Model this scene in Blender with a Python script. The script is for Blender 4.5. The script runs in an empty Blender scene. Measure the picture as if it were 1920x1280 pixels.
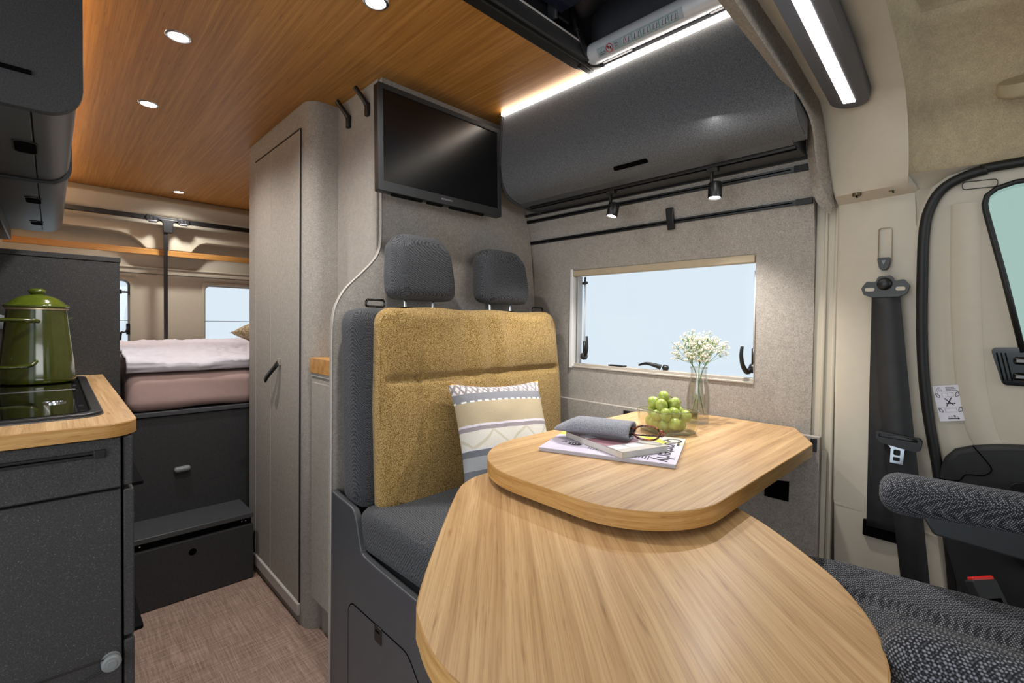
import bpy, bmesh, math, random
from mathutils import Vector, Matrix, noise
from mathutils.geometry import tessellate_polygon
random.seed(7)
C = bpy.context.scene.collection
sc = bpy.context.scene
R = math.radians

# ------------------------------------------------------------------ camera
cam_d = bpy.data.cameras.new('camera'); cam = bpy.data.objects.new('camera', cam_d); C.objects.link(cam)
cr, cu, cf = Vector((.71599437, -.69797782, .0133798)), Vector((.00629329, .02561845, .99965198)), Vector((.69807768, .71566099, -.02273524))
cam.matrix_world = Matrix(((cr.x, cu.x, -cf.x, 0), (cr.y, cu.y, -cf.y, 0), (cr.z, cu.z, -cf.z, 1.12), (0, 0, 0, 1)))
cam_d.sensor_width = 36; cam_d.lens = 886.1*36/1920; cam_d.shift_y = -12.93/1920; cam_d.clip_start = .02
sc.camera = cam

# ------------------------------------------------------------------ world, added fill lights, exposure
w = bpy.data.worlds.new('studio_sky'); sc.world = w; w.use_nodes = True
bgn = w.node_tree.nodes['Background']; bgn.inputs[0].default_value = (.70, .81, .90, 1); bgn.inputs[1].default_value = 1.08

def area(name, loc, target, sx, sy, power, col=(1, 1, 1), shape='RECTANGLE'):
    d = bpy.data.lights.new(name, 'AREA'); d.shape = shape; d.size = sx; d.size_y = sy; d.energy = power; d.color = col
    o = bpy.data.objects.new(name, d); C.objects.link(o); o.location = loc
    o.rotation_euler = (Vector(target)-Vector(loc)).to_track_quat('-Z', 'Y').to_euler()
    return o
# softbox fill lights added outside the open sliding door (left) and the windscreen
area('fill_sliding_door', (-1.6, .35, 1.35), (.6, .8, 1.0), 1.5, 1.6, 20, (1, .99, .98))
area('fill_windscreen', (.45, -2.2, 1.6), (.6, .5, 1.1), 1.7, 1.1, 27, (1, .99, .98))
sc.view_settings.view_transform = 'Standard'; sc.view_settings.look = 'None'
sc.view_settings.exposure = 0.0; sc.view_settings.gamma = 1; sc.view_settings.use_curve_mapping = False

# ------------------------------------------------------------------ colour and material helpers
def S(r, g, b):
    f = lambda c: (c/255/12.92) if c/255 <= .04045 else ((c/255+.055)/1.055)**2.4
    return (f(r), f(g), f(b), 1)
class NT:
    def __init__(s, name):
        s.m = bpy.data.materials.new(name); s.m.use_nodes = True; s.t = s.m.node_tree; s.n = s.t.nodes
        s.p = s.n['Principled BSDF']
    def new(s, t, **k):
        x = s.n.new(t)
        for a, v in k.items():
            if hasattr(x, a) and not a.startswith('i_'): setattr(x, a, v)
        return x
    def l(s, a, b): s.t.links.new(a, b)
    def coords(s, scale=(1, 1, 1), rot=(0, 0, 0), kind='Object'):
        c = s.new('ShaderNodeTexCoord'); r_ = s.new('ShaderNodeMapping'); r_.inputs['Rotation'].default_value = rot; m = s.new('ShaderNodeMapping'); m.inputs['Scale'].default_value = scale
        s.l(c.outputs[kind], r_.inputs[0]); s.l(r_.outputs[0], m.inputs[0]); return m.outputs[0]
    def noise(s, vec, scale, detail=2, rough=.5, dist=0):
        x = s.new('ShaderNodeTexNoise'); x.inputs['Scale'].default_value = scale; x.inputs['Detail'].default_value = detail
        x.inputs['Roughness'].default_value = rough; x.inputs['Distortion'].default_value = dist; s.l(vec, x.inputs['Vector']); return x.outputs['Fac']
    def voro(s, vec, scale, rnd=1, out='Distance', feature='F1'):
        x = s.new('ShaderNodeTexVoronoi'); x.feature = feature; x.inputs['Scale'].default_value = scale; x.inputs['Randomness'].default_value = rnd
        s.l(vec, x.inputs['Vector']); return x.outputs[out]
    def ramp(s, fac, cols, interp='LINEAR'):
        x = s.new('ShaderNodeValToRGB'); x.color_ramp.interpolation = interp; e = x.color_ramp.elements
        while len(e) < len(cols): e.new(.5)
        for i, (p, c) in enumerate(cols):
            e[i].position = p; e[i].color = c if len(c) == 4 else (*c, 1)
        s.l(fac, x.inputs[0]); return x.outputs[0]
    def mix(s, fac, a, b, mode='MIX'):
        x = s.new('ShaderNodeMix'); x.data_type = 'RGBA'; x.blend_type = mode
        for sock, v in ((x.inputs[0], fac), (x.inputs[6], a), (x.inputs[7], b)):
            if isinstance(v, (int, float)): sock.default_value = v
            elif isinstance(v, tuple): sock.default_value = v
            else: s.l(v, sock)
        return x.outputs[2]
    def math(s, op, a, b=0, c=0):
        x = s.new('ShaderNodeMath'); x.operation = op
        for sock, v in zip(x.inputs, (a, b, c)):
            if isinstance(v, (int, float)): sock.default_value = v
            else: s.l(v, sock)
        return x.outputs[0]
    def bump(s, h, strength=.3, dist=.001):
        x = s.new('ShaderNodeBump'); x.inputs['Strength'].default_value = strength; x.inputs['Distance'].default_value = dist
        s.l(h, x.inputs['Height']); s.l(x.outputs[0], s.p.inputs['Normal'])
    def base(s, v):
        if isinstance(v, tuple): s.p.inputs['Base Color'].default_value = v
        else: s.l(v, s.p.inputs['Base Color'])
    def set(s, **k):
        for a, v in k.items(): s.p.inputs[a.replace('_', ' ')].default_value = v
        return s
M = {}
def plain(name, col, rough=.5, metal=0, spec=.5, coat=0, emit=None, es=0, nz=.06):
    t = NT(name); v = t.coords()
    n = t.noise(v, 40, 3)
    dk = tuple(c*(1-nz) for c in col[:3])+(1,); lt = tuple(min(1, c*(1+nz)) for c in col[:3])+(1,)
    t.base(t.ramp(n, [(.3, dk), (.7, lt)]))
    t.set(Roughness=rough, Metallic=metal); t.p.inputs['Specular IOR Level'].default_value = spec; t.p.inputs['Coat Weight'].default_value = coat
    if emit: t.p.inputs['Emission Color'].default_value = emit; t.p.inputs['Emission Strength'].default_value = es
    M[name] = t.m; return t.m
def bamboo(name, cols, rot=(0, 0, 0), rough=.38, strip=60, coat=.1, cst=.16, edge=False):
    t = NT(name)
    v = t.coords((6, 6, 160) if edge else (1.6, strip, strip), rot); a = t.noise(v, 1.0, 3, .6)
    v2 = t.coords((20, 20, 700) if edge else (7, 420, 420), rot); b = t.noise(v2, 1, 4, .7)
    v3 = t.coords((30, 30, 300) if edge else (14, 130, 130), rot); c = t.noise(v3, 1, 2, .5)
    col = t.ramp(a, [(.28, cols[0]), (.45, cols[1]), (.58, cols[2]), (.74, cols[3])])
    col = t.mix(.8, col, t.ramp(b, [(.32, (1-cst*2.2, 1-cst*2.6, 1-cst*3, 1)), (.52, (1, 1, 1, 1)), (.75, (1+cst*.6,)*3+(1,))]), 'MULTIPLY')
    col = t.mix(.7, col, t.ramp(c, [(.24, (.62, .52, .42, 1)), (.36, (1, 1, 1, 1))]), 'MULTIPLY')
    t.base(col); t.set(Roughness=rough); t.p.inputs['Coat Weight'].default_value = coat; t.p.inputs['Coat Roughness'].default_value = .25
    t.bump(b, .12, .0006); M[name] = t.m
def felt(name, c1, c2, rough=.9, sc_=330):
    t = NT(name); v = t.coords(); a = t.noise(v, sc_, 4, .65); b = t.noise(v, 60, 3, .6)
    col = t.ramp(a, [(.33, c1), (.5, tuple((x+y)/2 for x, y in zip(c1, c2))), (.68, c2)])
    col = t.mix(.5, col, t.ramp(b, [(.35, (.86, .86, .86, 1)), (.65, (1.1, 1.1, 1.1, 1))]), 'MULTIPLY')
    t.base(col); t.set(Roughness=rough); t.bump(a, .25, .0007); M[name] = t.m
def fibre(name, c1, c2, fc, rough=.55, amt=1.0, fs=110):
    t = NT(name); v = t.coords(); a = t.noise(v, 420, 3, .6); r1 = t.noise(v, fs, 2, .7, 2.0); mk_ = t.noise(v, 330, 1, .5)
    base = t.ramp(a, [(.35, c1), (.65, c2)])
    band = t.math('SUBTRACT', 1, t.math('MULTIPLY', t.math('ABSOLUTE', t.math('SUBTRACT', r1, .5)), 70))
    band = t.math('MAXIMUM', band, 0)
    msk = t.math('MULTIPLY', t.math('GREATER_THAN', mk_, .60), amt)
    t.base(t.mix(t.math('MULTIPLY', band, msk), base, fc)); t.set(Roughness=rough); t.p.inputs['Specular IOR Level'].default_value = .2; t.bump(a, .04, .0003); M[name] = t.m
def weave(name, dark, mid, light, scale=190, rnd=.55, rough=.95, bs=.9, bd=.0018, stretch=(1, 1, 1)):
    t = NT(name); v = t.coords(stretch); d = t.voro(v, scale, rnd); n = t.noise(v, scale*2.2, 2, .6)
    h = t.math('SUBTRACT', 1, t.math('MULTIPLY', d, 1.35))
    h2 = t.math('ADD', h, t.math('MULTIPLY', t.math('SUBTRACT', n, .5), .55))
    col = t.ramp(h2, [(.22, dark), (.5, mid), (.82, light)])
    t.base(col); t.set(Roughness=rough); t.p.inputs['Specular IOR Level'].default_value = .2; t.p.inputs['Sheen Weight'].default_value = .12
    t.bump(h, bs, bd); M[name] = t.m
def knit(name, dark, mid, light, k=1000, bs=.9, bd=.0014, rot=(.4, .3, .62)):
    """basket weave: crossed sine ribs in three directions, slightly disturbed"""
    t = NT(name); v0 = t.coords((1, 1, 1), rot)
    dn = t.new('ShaderNodeTexNoise'); dn.inputs['Scale'].default_value = 90; t.l(v0, dn.inputs['Vector'])
    va = t.new('ShaderNodeVectorMath'); va.operation = 'MULTIPLY_ADD'; t.l(dn.outputs['Color'], va.inputs[0]); va.inputs[1].default_value = (.0036,)*3; t.l(v0, va.inputs[2])
    sp = t.new('ShaderNodeSeparateXYZ'); t.l(va.outputs[0], sp.inputs[0])
    x, y, z = (t.math('SINE', t.math('MULTIPLY', sp.outputs[i], k)) for i in range(3))
    g = t.math('ADD', t.math('ADD', t.math('MULTIPLY', x, y), t.math('MULTIPLY', y, z)), t.math('MULTIPLY', z, x))
    n = t.noise(v0, k*.9, 3, .7)
    h = t.math('ADD', t.math('MULTIPLY', g, .32), .5)
    h2 = t.math('ADD', h, t.math('MULTIPLY', t.math('SUBTRACT', n, .5), .9))
    t.base(t.ramp(h2, [(.18, dark), (.5, mid), (.92, light)])); t.set(Roughness=.95); t.p.inputs['Specular IOR Level'].default_value = .2; t.p.inputs['Sheen Weight'].default_value = .1
    t.bump(h, bs, bd); M[name] = t.m

plain('cream', S(184, 176, 159), .5, nz=.02)
plain('cream_light', S(188, 180, 164), .5, nz=.02)
plain('cream_metal', S(184, 175, 157), .45, nz=.02)
plain('headliner_base', S(168, 155, 126), .9)
plain('charcoal', S(62, 63, 66), .5, nz=.12)
plain('charcoal_smooth', S(66, 67, 70), .42, nz=.05)
plain('black', S(17, 17, 18), .4, nz=.05)
plain('black_matte', S(20, 20, 21), .75, nz=.05)
plain('void', S(8, 8, 8), .9, nz=.02)
plain('rubber', S(14, 15, 15), .55, nz=.05)
plain('gloss_black', S(8, 9, 9), .08, spec=.6, nz=.02)
plain('screen', S(5, 6, 8), .24, spec=.5, nz=.02)
plain('hob_glass', S(10, 11, 9), .04, spec=.6, coat=.5, nz=.02)
plain('chrome', S(215, 216, 220), .12, metal=1, nz=.02)
plain('alu', S(226, 229, 234), .4, metal=.25, nz=.03)
plain('knob_grey', S(122, 126, 126), .5, nz=.03)
plain('light_grey', S(172, 172, 172), .45, nz=.03)
plain('edge_grey', S(178, 172, 164), .6, nz=.04)
plain('white_plastic', S(225, 225, 222), .4, nz=.02)
plain('window_frame', S(166, 158, 147), .45, nz=.02)
plain('blind_beige', S(176, 160, 134), .6, nz=.03)
plain('red', S(214, 40, 34), .4, nz=.03)
plain('enamel', S(62, 68, 14), .12, spec=.6, coat=.6, nz=.08)
plain('enamel_lid', S(80, 92, 26), .12, spec=.6, coat=.6, nz=.08)
plain('rim_steel', S(190, 172, 140), .3, metal=.6, nz=.1)
plain('sheet_pink', S(176, 148, 142), .9, nz=.03)
plain('duvet', S(214, 208, 216), .9, nz=.03)
plain('cab_black', S(30, 31, 33), .65, nz=.15)
plain('bracket', S(50, 53, 56), .5, nz=.05)
plain('belt', S(31, 32, 34), .6, nz=.2)
plain('canvas', S(66, 66, 72), .6, nz=.1)
plain('hatch_glass', S(34, 38, 54), .15, spec=.5, nz=.05)
plain('paper', S(216, 214, 222), .6, nz=.02)
plain('ink', S(35, 33, 38), .7, nz=.02)
plain('ink_grey', S(125, 125, 132), .7, nz=.02)
plain('ink_red', S(196, 30, 40), .6, nz=.02)
plain('ink_green', S(60, 150, 130), .6, nz=.02)
plain('sticker_film', S(176, 184, 192), .4, nz=.02)
plain('stem_green', S(96, 138, 52), .5, nz=.2)
plain('stem_brown', S(118, 96, 50), .7, nz=.2)
plain('petal', S(240, 236, 222), .8, nz=.05)
plain('bud', S(158, 170, 110), .8, nz=.1)
plain('led_warm', S(255, 240, 225), .5, emit=(1, .91, .80, 1), es=9.0)
plain('led_edge', S(255, 226, 190), .5, emit=(1, .76, .50, 1), es=26)
plain('led_bar', S(255, 255, 255), .5, emit=(1, .96, .91, 1), es=7.0)
plain('downlight_glow', S(255, 250, 240), .5, emit=(1, .93, .84, 1), es=14.0)
plain('lamp_housing', S(88, 89, 94), .35, metal=.4, nz=.03)
plain('brass_screw', S(96, 86, 62), .4, metal=.6, nz=.1)

wood_t = [S(170, 132, 88), S(188, 150, 104), S(200, 163, 116), S(212, 177, 131)]
bamboo('bamboo_table', wood_t, (0, 0, 0), coat=.3)
bamboo('bamboo_leaf', wood_t, (0, 0, R(-47)), coat=.3)
bamboo('bamboo_worktop', wood_t, (0, 0, R(90)))
bamboo('bamboo_edge', [S(168, 122, 62), S(182, 136, 76), S(192, 148, 88), S(200, 157, 98)], (0, 0, 0), edge=True)
bamboo('bamboo_trim', [S(158, 108, 52), S(176, 124, 64), S(188, 138, 74), S(198, 148, 84)], (0, 0, 0), strip=45)
bamboo('bamboo_ceiling', [S(166, 111, 48), S(181, 124, 56), S(193, 135, 64), S(206, 149, 77)], (0, 0, R(90)), rough=.45, strip=90, coat=0, cst=.12)
felt('felt', S(132, 125, 117), S(172, 165, 157))
felt('felt_side', S(138, 131, 122), S(170, 163, 154))
felt('felt_arch', S(128, 120, 110), S(160, 151, 141), sc_=180)
felt('headliner', S(158, 142, 113), S(184, 168, 138), sc_=420)
fibre('fibre', S(52, 51, 51), S(68, 67, 67), S(132, 132, 130))
fibre('fibre_dark', S(48, 48, 49), S(62, 62, 63), S(90, 90, 92), amt=.5)
fibre('fibre_speckle', S(76, 77, 79), S(108, 109, 112), S(166, 166, 168), rough=.85, amt=.8, fs=160)
knit('seat_weave', S(20, 20, 22), S(66, 67, 72), S(138, 140, 148), 1600, bd=.001)
knit('seat_weave_fine', S(24, 24, 26), S(52, 53, 56), S(104, 106, 111), 1900, bs=.7, bd=.0006)
weave('boucle', S(112, 84, 40), S(192, 157, 92), S(244, 219, 160), 640, 1.0, bs=.9, bd=.0011)
weave('felt_case', S(110, 112, 120), S(148, 150, 158), S(182, 184, 192), 900, 1.0, bs=.4, bd=.0006)
# woven floor covering
t = NT('floor_weave')
a = t.math('ADD', t.math('MULTIPLY', t.noise(t.coords((16, 480, 1)), 1, 3, .65), .55), t.math('MULTIPLY', t.noise(t.coords((5, 170, 1)), 1, 2, .6), .45)); b = t.math('ADD', t.math('MULTIPLY', t.noise(t.coords((480, 16, 1)), 1, 3, .65), .55), t.math('MULTIPLY', t.noise(t.coords((170, 5, 1)), 1, 2, .6), .45)); c = t.noise(t.coords(), 14, 3, .6)
ca = t.ramp(a, [(.38, S(106, 82, 71)), (.5, S(146, 120, 107)), (.62, S(182, 157, 144))])
cb = t.ramp(b, [(.38, S(102, 78, 68)), (.5, S(144, 118, 105)), (.62, S(184, 159, 146))])
t.base(t.mix(.35, t.mix(.5, ca, cb), t.ramp(c, [(.3, (.8, .78, .77, 1)), (.7, (1.12, 1.1, 1.1, 1))]), 'MULTIPLY')); t.set(Roughness=.8); t.bump(t.math('ADD', a, b), .3, .0008); M['floor_weave'] = t.m
# patterned scatter cushion: bands across, lattice and stitches inside the bands (object space of the cushion)
def pattern_cushion(name):
    t = NT(name); c = t.new('ShaderNodeTexCoord'); sp = t.new('ShaderNodeSeparateXYZ'); t.l(c.outputs['Object'], sp.inputs[0])
    u = t.math('ADD', t.math('MULTIPLY', sp.outputs[0], 1/.34), .5); v = t.math('ADD', t.math('MULTIPLY', sp.outputs[2], 1/.34), .5)
    wob = t.math('MULTIPLY', t.math('SUBTRACT', t.noise(t.coords(), 30, 2), .5), .012); v = t.math('ADD', v, wob)
    n = t.noise(t.coords((1, 1, 2.5)), 420, 3, .7)
    col = t.ramp(v, [(0, S(150, 138, 122)), (.10, S(102, 104, 110)), (.22, S(150, 152, 154)), (.33, S(104, 106, 112)), (.385, S(206, 204, 208)), (.40, S(212, 206, 196)), (.545, S(148, 138, 142)), (.58, S(214, 206, 214)), (.60, S(174, 158, 130)), (.80, S(128, 128, 134)), (.88, S(216, 206, 206)), (.985, S(212, 160, 40))], 'CONSTANT')
    def band(lo, hi): return t.math('MULTIPLY', t.math('GREATER_THAN', v, lo), t.math('LESS_THAN', v, hi))
    # lattice in the top band
    pv = t.math('MULTIPLY', t.math('SUBTRACT', v, .88), 1/.105)
    tri = t.math('PINGPONG', t.math('MULTIPLY', u, 9), .5)
    d1 = t.math('ABSOLUTE', t.math('SUBTRACT', t.math('MULTIPLY', tri, 2), pv))
    lat = t.math('MULTIPLY', t.math('LESS_THAN', d1, .2), band(.88, .985)); col = t.mix(lat, col, S(138, 130, 132))
    tri2 = t.math('PINGPONG', t.math('ADD', t.math('MULTIPLY', u, 9), .5), .5)
    d2 = t.math('ABSOLUTE', t.math('SUBTRACT', t.math('MULTIPLY', tri2, 2), pv))
    lat2 = t.math('MULTIPLY', t.math('LESS_THAN', d2, .13), band(.88, .985)); col = t.mix(lat2, col, S(150, 142, 142))
    # dashed white stitch
    dash = t.math('MULTIPLY', t.math('LESS_THAN', t.math('FRACT', t.math('MULTIPLY', u, 15)), .55), band(.797, .812)); col = t.mix(dash, col, S(238, 236, 234))
    # triangles in the pale band
    pv3 = t.math('MULTIPLY', t.math('SUBTRACT', v, .40), 1/.145)
    tri3 = t.math('MULTIPLY', t.math('PINGPONG', t.math('ADD', t.math('MULTIPLY', u, 3.2), t.math('MULTIPLY', t.noise(t.coords((1, .01, .01)), 9, 1), 1.2)), .5), 2)
    d3 = t.math('ABSOLUTE', t.math('SUBTRACT', tri3, pv3))
    l3 = t.math('MULTIPLY', t.math('LESS_THAN', d3, .1), band(.40, .545)); col = t.mix(l3, col, S(196, 187, 168))
    col = t.mix(.55, col, t.ramp(n, [(.3, (.72, .72, .72, 1)), (.7, (1.15, 1.15, 1.15, 1))]), 'MULTIPLY')
    t.base(col); t.set(Roughness=.95); t.bump(n, .5, .0012); M[name] = t.m
pattern_cushion('cushion_pattern')
weave('bed_cushion', S(150, 132, 104), S(190, 172, 140), S(214, 200, 172), 110, 1.0)
# tortoiseshell
t = NT('tortoise'); t.base(t.ramp(t.noise(t.coords(), 160, 2), [(.42, S(28, 20, 20)), (.6, S(150, 82, 48))])); t.set(Roughness=.15); M['tortoise'] = t.m
for k_ in ('void', 'black_matte'): M[k_].node_tree.nodes['Principled BSDF'].inputs['Specular IOR Level'].default_value = .02
# grapes
t = NT('grape'); n = t.noise(t.coords(), 60, 3); t.base(t.ramp(n, [(.3, S(142, 156, 66)), (.55, S(164, 178, 88)), (.8, S(182, 192, 114))])); t.set(Roughness=.25)
t.p.inputs['Subsurface Weight'].default_value = .35; t.p.inputs['Subsurface Radius'].default_value = (.006, .008, .003); t.p.inputs['Subsurface Scale'].default_value = 1; M['grape'] = t.m
def glassy(name, tint=(1, 1, 1, 1), gloss=.08, rough=0.0, fres=1.45):
    t = NT(name); t.n.remove(t.p); out = t.n['Material Output']
    tr = t.new('ShaderNodeBsdfTransparent'); tr.inputs[0].default_value = tint
    gl = t.new('ShaderNodeBsdfGlossy'); gl.inputs['Roughness'].default_value = rough
    fr = t.new('ShaderNodeLayerWeight'); fr.inputs[0].default_value = .5
    mx = t.new('ShaderNodeMixShader'); t.l(t.math('MINIMUM', t.math('ADD', t.math('MULTIPLY', t.math('POWER', fr.outputs['Facing'], 3.5), gloss*.5), .035*gloss), 1), mx.inputs[0]); t.l(tr.outputs[0], mx.inputs[1]); t.l(gl.outputs[0], mx.inputs[2])
    t.l(mx.outputs[0], out.inputs[0]); M[name] = t.m
glassy('pane_clear', (.99, .99, .99, 1), .5)
glassy('pane_teal', (.64, .73, .66, 1), .5)
glassy('lens_glass', (.93, .93, .93, 1), 1.0)
def real_glass(name, col, ior=1.45):
    t = NT(name); t.base(col); t.set(Roughness=0.0, IOR=ior); t.p.inputs['Transmission Weight'].default_value = 1; M[name] = t.m
glassy('vessel_glass', (.965, .97, .96, 1), 1.7, .02)
glassy('glass_rim', (.86, .88, .80, 1), 5.0, .04)
glassy('bowl_glass', (.955, .965, .925, 1), 2.0, .02)
glassy('water', (.93, .915, .88, 1), .5, .0, 1.33)

# ------------------------------------------------------------------ geometry helpers
WL = {}
def base_of(p): return WL.get(p.name, Vector((0, 0, 0))) if p else Vector((0, 0, 0))
def obj(name, bm, m, parent=None, smooth=None, bevel=0, seg=2, sub=0):
    if parent: bmesh.ops.translate(bm, vec=-base_of(parent), verts=bm.verts)
    bmesh.ops.recalc_face_normals(bm, faces=bm.faces)
    me = bpy.data.meshes.new(name); bm.to_mesh(me); bm.free()
    for mm in (m if isinstance(m, (list, tuple)) else [m]): me.materials.append(M[mm])
    o = bpy.data.objects.new(name, me); C.objects.link(o)
    if parent: o.parent = parent; WL[o.name] = base_of(parent)
    if bevel:
        b = o.modifiers.new('bevel', 'BEVEL'); b.width = bevel; b.segments = seg; b.limit_method = 'ANGLE'; b.angle_limit = R(35)
        smooth = R(35) if smooth is None else smooth
    if sub: s = o.modifiers.new('sub', 'SUBSURF'); s.levels = sub; s.render_levels = sub
    if smooth is not None:
        me.shade_smooth()
        if smooth is not True:
            for e in me.edges: pass
            me.set_sharp_from_angle(angle=smooth)
    return o
def thing(name, label, cat, loc, group=None):
    o = bpy.data.objects.new(name, None); C.objects.link(o); o.location = loc; o.empty_display_size = .05
    WL[o.name] = Vector(loc); tag(o, label, cat, group); return o
def tag(o, label, cat, group=None):
    o['label'] = label; o['category'] = cat
    if group: o['group'] = group
    return o
def struct(o): o['kind'] = 'structure'; return o
def B(): return bmesh.new()
def box(bm, x0, x1, y0, y1, z0, z1, M4=None):
    vs = [bm.verts.new(Vector((x, y, z))) for x in (x0, x1) for y in (y0, y1) for z in (z0, z1)]
    for f in ((0, 1, 3, 2), (4, 6, 7, 5), (0, 4, 5, 1), (2, 3, 7, 6), (0, 2, 6, 4), (1, 5, 7, 3)): bm.faces.new([vs[i] for i in f])
    if M4 is not None:
        for v in vs: v.co = M4 @ v.co
    return bm
def prism(bm, pts, axis, a, b, M4=None):
    """extrude a 2D outline; axis 'X': pts are (y,z); 'Y': (x,z); 'Z': (x,y)"""
    def P(p, t): return Vector({'X': (t, p[0], p[1]), 'Y': (p[0], t, p[1]), 'Z': (p[0], p[1], t)}[axis])
    va = [bm.verts.new(P(p, a)) for p in pts]; vb = [bm.verts.new(P(p, b)) for p in pts]; n = len(pts)
    for tri in tessellate_polygon([[Vector((p[0], p[1], 0)) for p in pts]]):
        bm.faces.new([va[k] for k in tri]); bm.faces.new([vb[k] for k in tri][::-1])
    for i in range(n): bm.faces.new((va[i], vb[i], vb[(i+1) % n], va[(i+1) % n]))
    if M4 is not None:
        for v in va+vb: v.co = M4 @ v.co
    return bm
def fillet(pts, rad, n=6):
    out = []; N = len(pts)
    for i, p in enumerate(pts):
        r = rad[i] if isinstance(rad, (list, tuple)) else rad
        p = Vector(p); a = Vector(pts[i-1])-p; b = Vector(pts[(i+1) % N])-p
        if r <= 0: out.append(tuple(p)); continue
        la, lb = a.length, b.length; a.normalize(); b.normalize(); ang = a.angle(b)
        if ang > 3.1: out.append(tuple(p)); continue
        d = min(r/math.tan(ang/2), la*.49, lb*.49); rr = d*math.tan(ang/2); c = p+(a+b).normalized()*(rr/math.sin(ang/2))
        s = p+a*d-c; e = p+b*d-c
        for k in range(n+1):
            a0 = math.atan2(s.y, s.x); da = (math.atan2(e.y, e.x)-a0+math.pi) % (2*math.pi)-math.pi; q = a0+da*k/n
            out.append((c.x+rr*math.cos(q), c.y+rr*math.sin(q)))
    return out
def rrect(x0, x1, y0, y1, r, n=5): return fillet([(x0, y0), (x1, y0), (x1, y1), (x0, y1)], r, n)
def holed(bm, outer, holes, a, b, M4):
    loops = [outer]+holes; va = [bm.verts.new(M4 @ Vector((p[0], p[1], a))) for l in loops for p in l]; vb = [bm.verts.new(M4 @ Vector((p[0], p[1], b))) for l in loops for p in l]
    for tri in tessellate_polygon([[Vector((p[0], p[1], 0)) for p in l] for l in loops]):
        bm.faces.new([va[k] for k in tri]); bm.faces.new([vb[k] for k in tri][::-1])
    o_ = 0
    for l in loops:
        n = len(l)
        for i in range(n): bm.faces.new((va[o_+i], vb[o_+i], vb[o_+(i+1) % n], va[o_+(i+1) % n]))
        o_ += n
    return bm
def ring_prism(bm, outer, inner, axis, a, b, M4=None):
    """frame between two outlines with the same number of points"""
    def P(p, t): return Vector({'X': (t, p[0], p[1]), 'Y': (p[0], t, p[1]), 'Z': (p[0], p[1], t)}[axis])
    n = len(outer); L = [[bm.verts.new(P(p, t)) for p in o] for o, t in ((outer, a), (outer, b), (inner, b), (inner, a))]
    for k in range(4):
        A, D = L[k], L[(k+1) % 4]
        for i in range(n): bm.faces.new((A[i], A[(i+1) % n], D[(i+1) % n], D[i]))
    if M4 is not None:
        for l in L:
            for v in l: v.co = M4 @ v.co
    return bm
def tube(bm, pts, r, n=8, closed=False, cap=True):
    pts = [Vector(p) for p in pts]; rings = []; N = len(pts)
    rad = r if isinstance(r, (list, tuple)) else [r]*N
    up = None
    for i, p in enumerate(pts):
        if closed: d = (pts[(i+1) % N]-pts[i-1]).normalized()
        else: d = (pts[min(i+1, N-1)]-pts[max(i-1, 0)]).normalized()
        if up is None: up = d.orthogonal().normalized()
        else: up = (up-d*up.dot(d)).normalized()
        s = d.cross(up)
        rings.append([bm.verts.new(p+(up*math.cos(2*math.pi*k/n)+s*math.sin(2*math.pi*k/n))*rad[i]) for k in range(n)])
    for i in range(N if closed else N-1):
        a, b = rings[i], rings[(i+1) % N]
        for k in range(n): bm.faces.new((a[k], a[(k+1) % n], b[(k+1) % n], b[k]))
    if cap and not closed: bm.faces.new(rings[0][::-1]); bm.faces.new(rings[-1])
    return bm
def lathe(bm, prof, c, n=32, axis='Z', M4=None, cap=True):
    c = Vector(c); rings = []
    for r_, z in prof:
        ring = []
        for k in range(n):
            a = 2*math.pi*k/n; p = (max(r_, 1e-5)*math.cos(a), max(r_, 1e-5)*math.sin(a), z)
            if axis == 'X': p = (p[2], p[0], p[1])
            if axis == 'Y': p = (p[0], p[2], p[1])
            p = Vector(p)
            if M4 is not None: p = M4 @ p
            ring.append(bm.verts.new(c+p))
        rings.append(ring)
    for a, b in zip(rings, rings[1:]):
        for k in range(n): bm.faces.new((a[k], a[(k+1) % n], b[(k+1) % n], b[k]))
    if cap and prof[0][0] > 1e-4: bm.faces.new(rings[0][::-1])
    if cap and prof[-1][0] > 1e-4: bm.faces.new(rings[-1])
    bmesh.ops.remove_doubles(bm, verts=bm.verts, dist=1e-5)
    return bm
def rbox(bm, c, h, r, k=10, fn=None, M4=None):
    """rounded padded box, centre c, half sizes h, edge radius r; fn(q, p) may displace (q in -1..1)"""
    g = bmesh.new(); bmesh.ops.create_cube(g, size=2); bmesh.ops.subdivide_edges(g, edges=g.edges, cuts=k, use_grid_fill=True)
    c = Vector(c); mp = {}
    for v in g.verts:
        q = v.co.copy()
        p = Vector([math.copysign((1-(1-abs(q[i]))**1.5 if 0 else abs(q[i]))*h[i], q[i]) for i in range(3)])
        # push the grid lines towards the edges so that the radius resolves
        e = Vector([math.copysign(math.sin(abs(q[i])*math.pi/2), q[i])*h[i] for i in range(3)])
        p = p.lerp(e, .6)
        cl = Vector([max(-(h[i]-r), min(h[i]-r, p[i])) for i in range(3)]); d = p-cl
        if d.length > 1e-9: p = cl+d.normalized()*r*(min(1, d.length/r) if max(abs(q[i]) for i in range(3)) < .999 else 1)
        if fn: p = fn(q, p)
        if M4 is not None: p = M4 @ p
        v.co = p+c
    g.verts.ensure_lookup_table()
    for v in g.verts: mp[v] = bm.verts.new(v.co)
    for f in g.faces: bm.faces.new([mp[v] for v in f.verts])
    g.free(); return bm
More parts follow.
